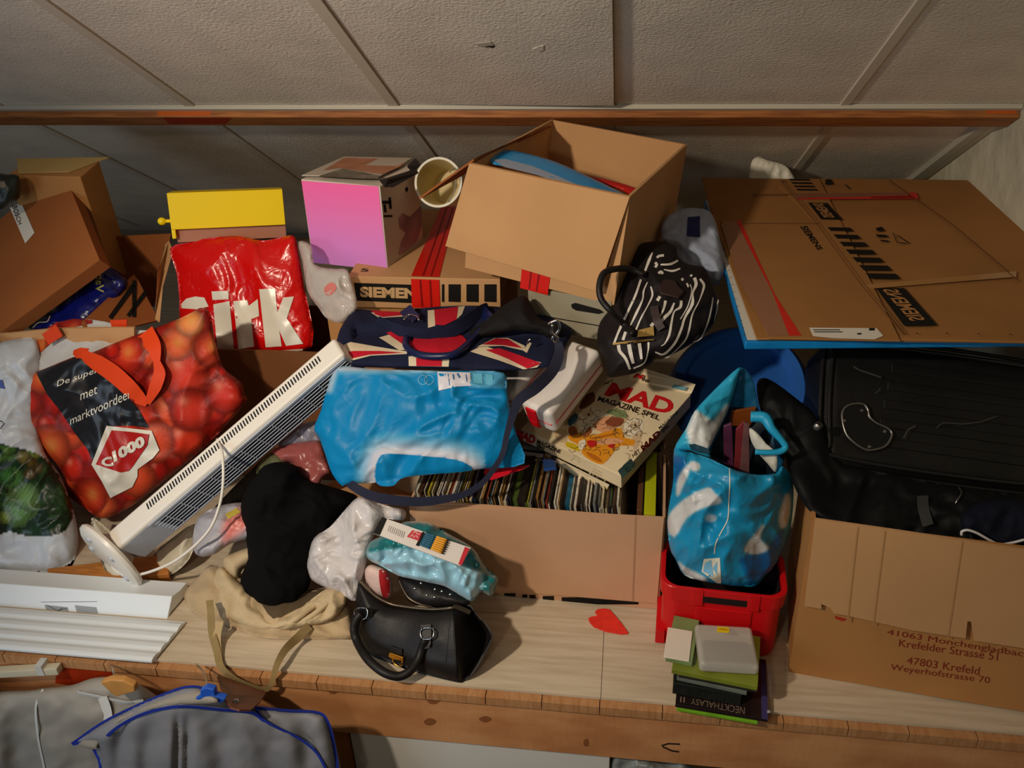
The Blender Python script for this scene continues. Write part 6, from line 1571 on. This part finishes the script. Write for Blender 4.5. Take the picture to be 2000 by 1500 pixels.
M_scuff = mat('scuff_grey', (62, 58, 54), 0.6)
decal('scuff_mark', [line_poly(zk(*L), w_) for L, w_ in (([(595, 262), (640, 285), (700, 305), (770, 330)], 3), ([(910, 715), (940, 660), (985, 635)], 3), ([(1115, 650), (1160, 615), (1290, 625)], 2), ([(1290, 625), (1400, 610), (1500, 575)], 2), ([(735, 430), (765, 400)], 2))], M_scuff, ff_, su_, 0.012)
lathe('side_stud', [(0.0005, 0.012), (0.006, 0.010), (0.008, 0.0), (0.008, -0.004)], P(1598, 832, 1.35), nrm((-0.5, -0.8, 0.2)), mat('dull_steel_2', (110, 108, 106), 0.35, metal=0.8), su_, 14)

# ---- black soft bag below the suitcase, in the carton
S_bb = Soft([(1478, 752), (1490, 738), (1515, 748), (1560, 782), (1592, 810), (1622, 870), (1650, 905), (1760, 930), (1900, 955), (2060, 985), (2060, 1100), (1900, 1072), (1760, 1055), (1640, 1030), (1598, 1010), (1570, 985), (1545, 935), (1530, 880), (1505, 830), (1485, 800)],
            [(1485, 745, 1.48), (1592, 810, 1.40), (1540, 900, 1.34), (1598, 1010, 1.215), (1650, 905, 1.36), (1900, 955, 1.32), (1900, 1060, 1.215), (2060, 1090, 1.20), (2060, 985, 1.30)], 0.02, 40, 0.03, 80, 0.015, 110, 95, 0.06, 6)
bb = S_bb.build('black_soft_bag', mat('black_nylon', (14, 14, 15), 0.65, 0.25, bump_s=60, bump=0.3))
tag(bb, 'black soft bag bulging from the large carton, beneath the black suitcase', 'bag')
strap('strap', [(x_, y_, float(S_bb.front([x_], [y_])[0]) - .004) for x_, y_ in zk((1050, 1070), (1055, 1150), (1085, 1260))], 22, 0.002, mat('grey_black_web', (44, 44, 44), 0.6), bb)
tube('buckle', [S_bb.S(x_, y_, 0.006) for x_, y_ in zk((1280, 1015), (1298, 1050), (1275, 1090), (1260, 1120))], 0.0016, mat('dull_steel'), bb)
S_nb = Soft(zk((1300, 1190), (1420, 1110), (1560, 1090), (1700, 1110), (1800, 1160), (1800, 1420), (1560, 1400), (1420, 1330), (1310, 1300)), [(1880, 1010, 1.21), (2000, 980, 1.24), (2030, 1070, 1.19), (1890, 1035, 1.195)], 0.02, 40, 0.008, 50, 0.01, 70, 97, 0.03, 6)
o = S_nb.build('dark_navy_cloth', mat('dark_navy', (14, 18, 32), 0.8, 0.2))
tag(o, 'dark navy cloth in the large carton beside the white cable', 'cloth')
tube('white_cable', [P(x_, y_, 1.165) for x_, y_ in zk((1298, 1320), (1302, 1298), (1340, 1290), (1400, 1310), (1480, 1355), (1540, 1380), (1620, 1370), (1700, 1350))], 0.0022, mat('cable_white', (210, 206, 208), 0.4))
wc_ = bpy.data.objects['white_cable']; tag(wc_, 'white cable lying over the rim of the large carton at right', 'cable')

# ---- tall light blue bag in the red crate
zb = zoom(980, 680, 1 / 3.)
patches = [zb((970, 1010), (1060, 900), (1200, 825), (1240, 850), (1280, 900), (1180, 930), (1080, 990), (1010, 1100)),
           zb((1030, 860), (1040, 760), (1100, 680), (1090, 730), (1060, 800)), zb((1110, 670), (1150, 680), (1150, 710), (1115, 710)),
           zb((1440, 1150), (1500, 1080), (1530, 1040), (1510, 1120), (1560, 1170), (1500, 1200), (1430, 1190)), zb((1630, 980), (1670, 860), (1685, 900), (1670, 1020), (1640, 1050)),
           zb((1080, 1330), (1040, 1260), (1060, 1280), (1190, 1350), (1170, 1370)), zb((1210, 980), (1250, 990), (1240, 1010), (1200, 1005))]
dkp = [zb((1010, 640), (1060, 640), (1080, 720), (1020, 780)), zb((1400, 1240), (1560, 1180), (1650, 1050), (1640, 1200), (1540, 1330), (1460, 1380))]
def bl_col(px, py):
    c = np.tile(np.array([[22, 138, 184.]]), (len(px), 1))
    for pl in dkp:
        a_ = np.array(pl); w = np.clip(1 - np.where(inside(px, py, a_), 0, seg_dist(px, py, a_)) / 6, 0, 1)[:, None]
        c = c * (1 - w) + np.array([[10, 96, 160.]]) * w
    for pl in patches:
        a_ = np.array(catmull(pl, 3, True)); w = np.clip(1 - np.where(inside(px, py, a_), 0, seg_dist(px, py, a_)) / 5, 0, 1)[:, None]
        c = c * (1 - w) + np.array([[206, 206, 206.]]) * w
    return c
tall = thing('tall_blue_bag', 'tall light blue carrier bag with white patches standing in the red crate', 'bag', P(1420, 1130, 1.27))
S_bb1 = Soft(zb((1015, 590), (1130, 470), (1240, 300), (1340, 190), (1395, 112), (1460, 160), (1490, 260), (1520, 400), (1600, 520), (1665, 580), (1640, 700), (1600, 740), (1480, 742), (1340, 705), (1210, 640), (1100, 600)),
             [(1317, 877, 1.33), (1445, 718, 1.42), (1535, 880, 1.36), (1513, 925, 1.37), (1427, 914, 1.37), (1420, 830, 1.41)], 0.0, 20, 0.006, 40, 0.0, 60, 3, 0.004, 5)
S_bb1.build('back_panel', mat('bag_inner_blue', (18, 84, 124), 0.4), tall)
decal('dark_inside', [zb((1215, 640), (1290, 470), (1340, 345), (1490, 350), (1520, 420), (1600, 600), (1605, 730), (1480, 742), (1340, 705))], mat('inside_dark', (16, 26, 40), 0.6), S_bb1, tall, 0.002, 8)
S_bb2 = Soft(zb((1010, 590), (1060, 600), (1200, 640), (1340, 705), (1420, 728), (1500, 742), (1605, 735), (1640, 690), (1690, 740), (1710, 810), (1700, 1000), (1660, 1150), (1600, 1270), (1540, 1340), (1490, 1392), (1400, 1396), (1300, 1385), (1180, 1365), (1070, 1330), (1020, 1240), (985, 1170), (970, 1010), (990, 860), (1005, 760)),
             [(1317, 877, 1.33), (1427, 914, 1.25), (1513, 925, 1.28), (1545, 940, 1.32), (1543, 1013, 1.32), (1480, 1145, 1.245), (1370, 1135, 1.235), (1303, 1020, 1.31), (1330, 1120, 1.25), (1425, 1020, 1.245)], 0.03, 60, 0.034, 85, 0.01, 110, 16, 0.03, 4)
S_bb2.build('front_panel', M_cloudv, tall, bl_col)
decal('white_seam', [line_poly(catmull(zb((1334, 705), (1336, 800), (1330, 900), (1325, 1000), (1290, 1070), (1255, 1140), (1245, 1205)), 3), 2)], M_wprint, S_bb2, tall, 0.0016, 6)
decal('white_tag', [zb((1184, 1235), (1278, 1228), (1286, 1378), (1262, 1378), (1170, 1310))], M_wprint, S_bb2, tall, 0.0016, 6)
decal('tag_blue', [zb((1190, 1260), (1225, 1240), (1240, 1335), (1180, 1310)), zb((1235, 1290), (1262, 1250), (1262, 1330))], mat('pale_blue', (120, 180, 214), 0.4), S_bb2, tall, 0.0024, 6)
def fl_col(px, py):
    c = np.tile(np.array([[40, 160, 200.]]), (len(px), 1))
    for pl in (zb((1090, 480), (1130, 370), (1240, 440), (1320, 340), (1240, 560), (1180, 590), (1110, 560)),):
        a_ = np.array(pl); w = np.clip(1 - np.where(inside(px, py, a_), 0, seg_dist(px, py, a_)) / 8, 0, 1)[:, None]
        c = c * (1 - w) + np.array([[206, 208, 206.]]) * w
    return c
S_fl = Soft(zb((1012, 590), (1080, 470), (1130, 370), (1240, 250), (1390, 112), (1376, 200), (1340, 320), (1300, 420), (1215, 590), (1225, 640), (1160, 622), (1100, 600)),
            [(1317, 877, 1.325), (1357, 803, 1.345), (1443, 718, 1.41), (1410, 830, 1.37), (1385, 882, 1.31)], 0.012, 30, 0.008, 45, 0, 50, 41, 0.004, 4)
S_fl.build('left_handle_flap', M_cloudv, tall, fl_col)
decal('hand_hole', [zb((1095, 565), (1130, 560), (1200, 585), (1222, 610), (1210, 622), (1150, 610), (1110, 595))], mat('hole_dark', (20, 60, 76), 0.6), S_fl, tall, 0.0016, 6)
tube('right_handle', [P(x_, y_, Y_) for (x_, y_), Y_ in zip(zb((1460, 400), (1540, 408), (1580, 470), (1640, 540), (1662, 580), (1630, 606), (1560, 612), (1485, 608)), (1.335, 1.33, 1.315, 1.305, 1.30, 1.295, 1.29, 1.29))], 0.008, mat('handle_blue', (36, 158, 204), 0.35), tall, 6, radii=[.010, .011, .008, .006, .006, .006, .005, .005])
S_il = Soft(zb((1452, 470), (1500, 500), (1550, 560), (1610, 620), (1606, 725), (1560, 680), (1500, 610), (1460, 540)), [(1464, 840, 1.325), (1515, 890, 1.295), (1512, 920, 1.29)], 0.004, 20, 0.006, 30, seed=5, back=0.003, step=5)
S_il.build('white_lining', mat('lining_white', (204, 202, 190), 0.4), tall)
for k_, (pl, c_, nm, Y_) in enumerate([(zb((1335, 455), (1350, 372), (1490, 348), (1480, 420), (1452, 460)), (120, 60, 20), 'orange brown booklet sticking up at the back of the tall blue bag', 1.39),
                                 (zb((1300, 460), (1348, 440), (1362, 716), (1300, 680)), (84, 40, 66), 'plum folder, leftmost in the tall blue bag', 1.345), (zb((1372, 480), (1420, 430), (1395, 722), (1362, 716)), (120, 40, 44), 'dull red folder, middle one in the tall blue bag', 1.335),
                                 (zb((1420, 440), (1450, 446), (1452, 735), (1395, 722)), (110, 74, 74), 'greyish red folder, right one in the tall blue bag', 1.33)]):
    o = slab('booklet' if k_ == 0 else 'folder', [P(x_, y_, Y_) for x_, y_ in pl], 0.006, mat('folder_%d' % k_, c_, 0.35, noise_s=20, noise_a=0.2), None, 0.001)
    tag(o, nm, 'booklet' if k_ == 0 else 'folder')
o = slab('tall_book', [P(1280, 888, 1.54), P(1310, 868, 1.56), P(1303, 985, 1.42), P(1287, 1000, 1.40)], 0.01, mat('pale_brown_cover', (120, 92, 74), 0.5), None, 0.001)
tag(o, 'pale brown tall book leaning between the lime binder and the tall blue bag', 'book')

# ---- garment covers hanging below the shelf
S_g1 = Soft([(-60, 1352), (0, 1350), (60, 1348), (85, 1344), (140, 1338), (175, 1326), (205, 1322), (240, 1325), (275, 1338), (302, 1356), (330, 1380), (350, 1440), (355, 1600), (-60, 1600)],
            [(-60, 1352, 1.05), (85, 1344, 1.04), (240, 1325, 1.035), (350, 1400, 1.05), (100, 1600, 1.03)], 0.03, 50, 0.004, 90, 0.02, 90, 101, 0.03, 6, zmin=-9)
S_g1.fn = lambda px, py: 0.014 * (np.sin(px / 31.0 + 1.5 * np.sin(px / 50.0) + py / 260.0)) * np.clip((py - 1340) / 120, 0, 1)
g1 = S_g1.build('white_garment_cover', mat('milky_fabric', (176, 168, 156), 0.5, 0.35, translucent=0.2, bump_s=200, bump=0.15))
tag(g1, 'whitish see-through garment cover hanging below the shelf, at lower left', 'garment cover')
M_trimw = mat('white_binding', (214, 212, 206), 0.6)
g1Y = lambda x_, y_, d: float(S_g1.front([x_], [y_])[0]) - d
strap('white_binding', [(x_, y_, g1Y(x_, y_, .003)) for x_, y_ in [(150, 1352), (190, 1360), (225, 1368), (250, 1372), (280, 1368)]], 6, 0.002, M_trimw, g1)
strap('white_binding', [(x_, y_, g1Y(x_, min(y_, 1590), .003)) for x_, y_ in [(84, 1346), (70, 1380), (74, 1440), (86, 1500), (94, 1560)]], 4, 0.002, M_trimw, g1)
strap('white_binding', [(x_, y_, g1Y(x_, y_, .003)) for x_, y_ in [(200, 1362), (208, 1385), (212, 1410)]], 18, 0.001, M_trimw, g1)
hw = slab('wooden_hanger', [P(x_, y_, 0.985) for x_, y_ in ((195, 1334), (215, 1328), (240, 1330), (262, 1340), (264, 1352), (240, 1358), (226, 1362), (214, 1352))], 0.014, mat('hanger_wood', (196, 140, 76), 0.45, noise_s=20, noise_a=0.15), None, 0.003)
tag(hw, 'wooden hanger with wire hook in the whitish garment cover', 'hanger')
M_wire = mat('hook_wire', (176, 160, 140), 0.3, metal=0.9)
tube('hook', [P(224, 1336, 0.992), P(222, 1318, 1.0), P(219, 1306, 1.03), P(218, 1300, 1.06), P(216, 1299, 1.074)], 0.0016, M_wire, hw)
S_g2 = Soft([(138, 1452), (170, 1432), (215, 1402), (270, 1374), (330, 1350), (375, 1338), (410, 1345), (440, 1362), (500, 1380), (560, 1386), (620, 1390), (640, 1405), (652, 1450), (664, 1520), (668, 1600), (190, 1600), (192, 1500), (180, 1460), (160, 1452)],
            [(138, 1452, .965), (375, 1340, .97), (620, 1390, 1.0), (668, 1600, .97), (192, 1560, 0.95), (400, 1480, 0.95)], 0.03, 50, 0.004, 90, 0.012, 120, 103, 0.03, 6, zmin=-9)
fld = [(347, 6), (366, 10), (432, 30), (295, 22), (515, 34), (240, 16), (590, 22)]
S_g2.fn = lambda px, py: sum(0.014 * np.exp(-((px - (fx + (py - 1400) * .12 * (fx - 380) / 150)) / fw) ** 2) for fx, fw in fld) * np.clip((py - 1385) / 60, 0, 1)
M_gcov = mat('grey_cover_fabric', (126, 126, 130), 0.6, 0.3, bump_s=200, bump=0.15)
g2 = S_g2.build('grey_garment_cover', M_gcov)
tag(g2, 'grey garment cover with blue binding hanging below the shelf', 'garment cover')
g2Y = lambda x_, y_, d: float(S_g2.front([x_], [y_])[0]) - d
M_bb = mat('blue_binding', (30, 50, 150), 0.6)
for L, w_ in (([(140, 1453), (215, 1403), (330, 1352), (375, 1341), (410, 1348)], 5), ([(186, 1470), (215, 1432), (262, 1402), (310, 1386), (360, 1380), (430, 1386), (490, 1392), (515, 1408)], 6),
              ([(498, 1382), (560, 1388), (620, 1392), (640, 1410), (652, 1455), (664, 1530)], 6), ([(142, 1454), (170, 1450), (186, 1470), (196, 1500), (200, 1580)], 5), ([(500, 1384), (520, 1410), (580, 1440), (618, 1470), (640, 1510)], 5)):
    strap('blue_binding', [(x_, y_, g2Y(x_, y_, .004)) for x_, y_ in L], w_, 0.0025, M_bb, g2)
S_y2 = Soft([(150, 1450), (215, 1408), (330, 1358), (375, 1346), (405, 1352), (425, 1372), (360, 1376), (300, 1386), (240, 1408), (195, 1450), (186, 1464)], [(150, 1450, .955), (375, 1346, .955), (300, 1386, 0.94), (190, 1460, 0.935)], 0.006, 14, 0.003, 40, seed=7, back=0.003, step=5, zmin=-9)
S_y2.build('shoulder_flap', mat('cover_inside', (146, 138, 126), 0.6), g2)
hg = slab('blue_hanger', [P(x_, y_, 0.93) for x_, y_ in ((390, 1350), (402, 1344), (418, 1348), (420, 1360), (440, 1366), (434, 1374), (412, 1372), (380, 1366), (392, 1360))], 0.012, mat('hanger_blue', (34, 84, 186), 0.35), None, 0.002)
tag(hg, 'blue plastic hanger with wire hook in the grey garment cover', 'hanger')
tube('hook', [P(404, 1350, 0.936), P(404, 1338, 0.955), P(402, 1325, 1.0), P(396, 1310, 1.04), P(386, 1300, 1.06), P(384, 1297, 1.072)], 0.0018, M_wire, hg)
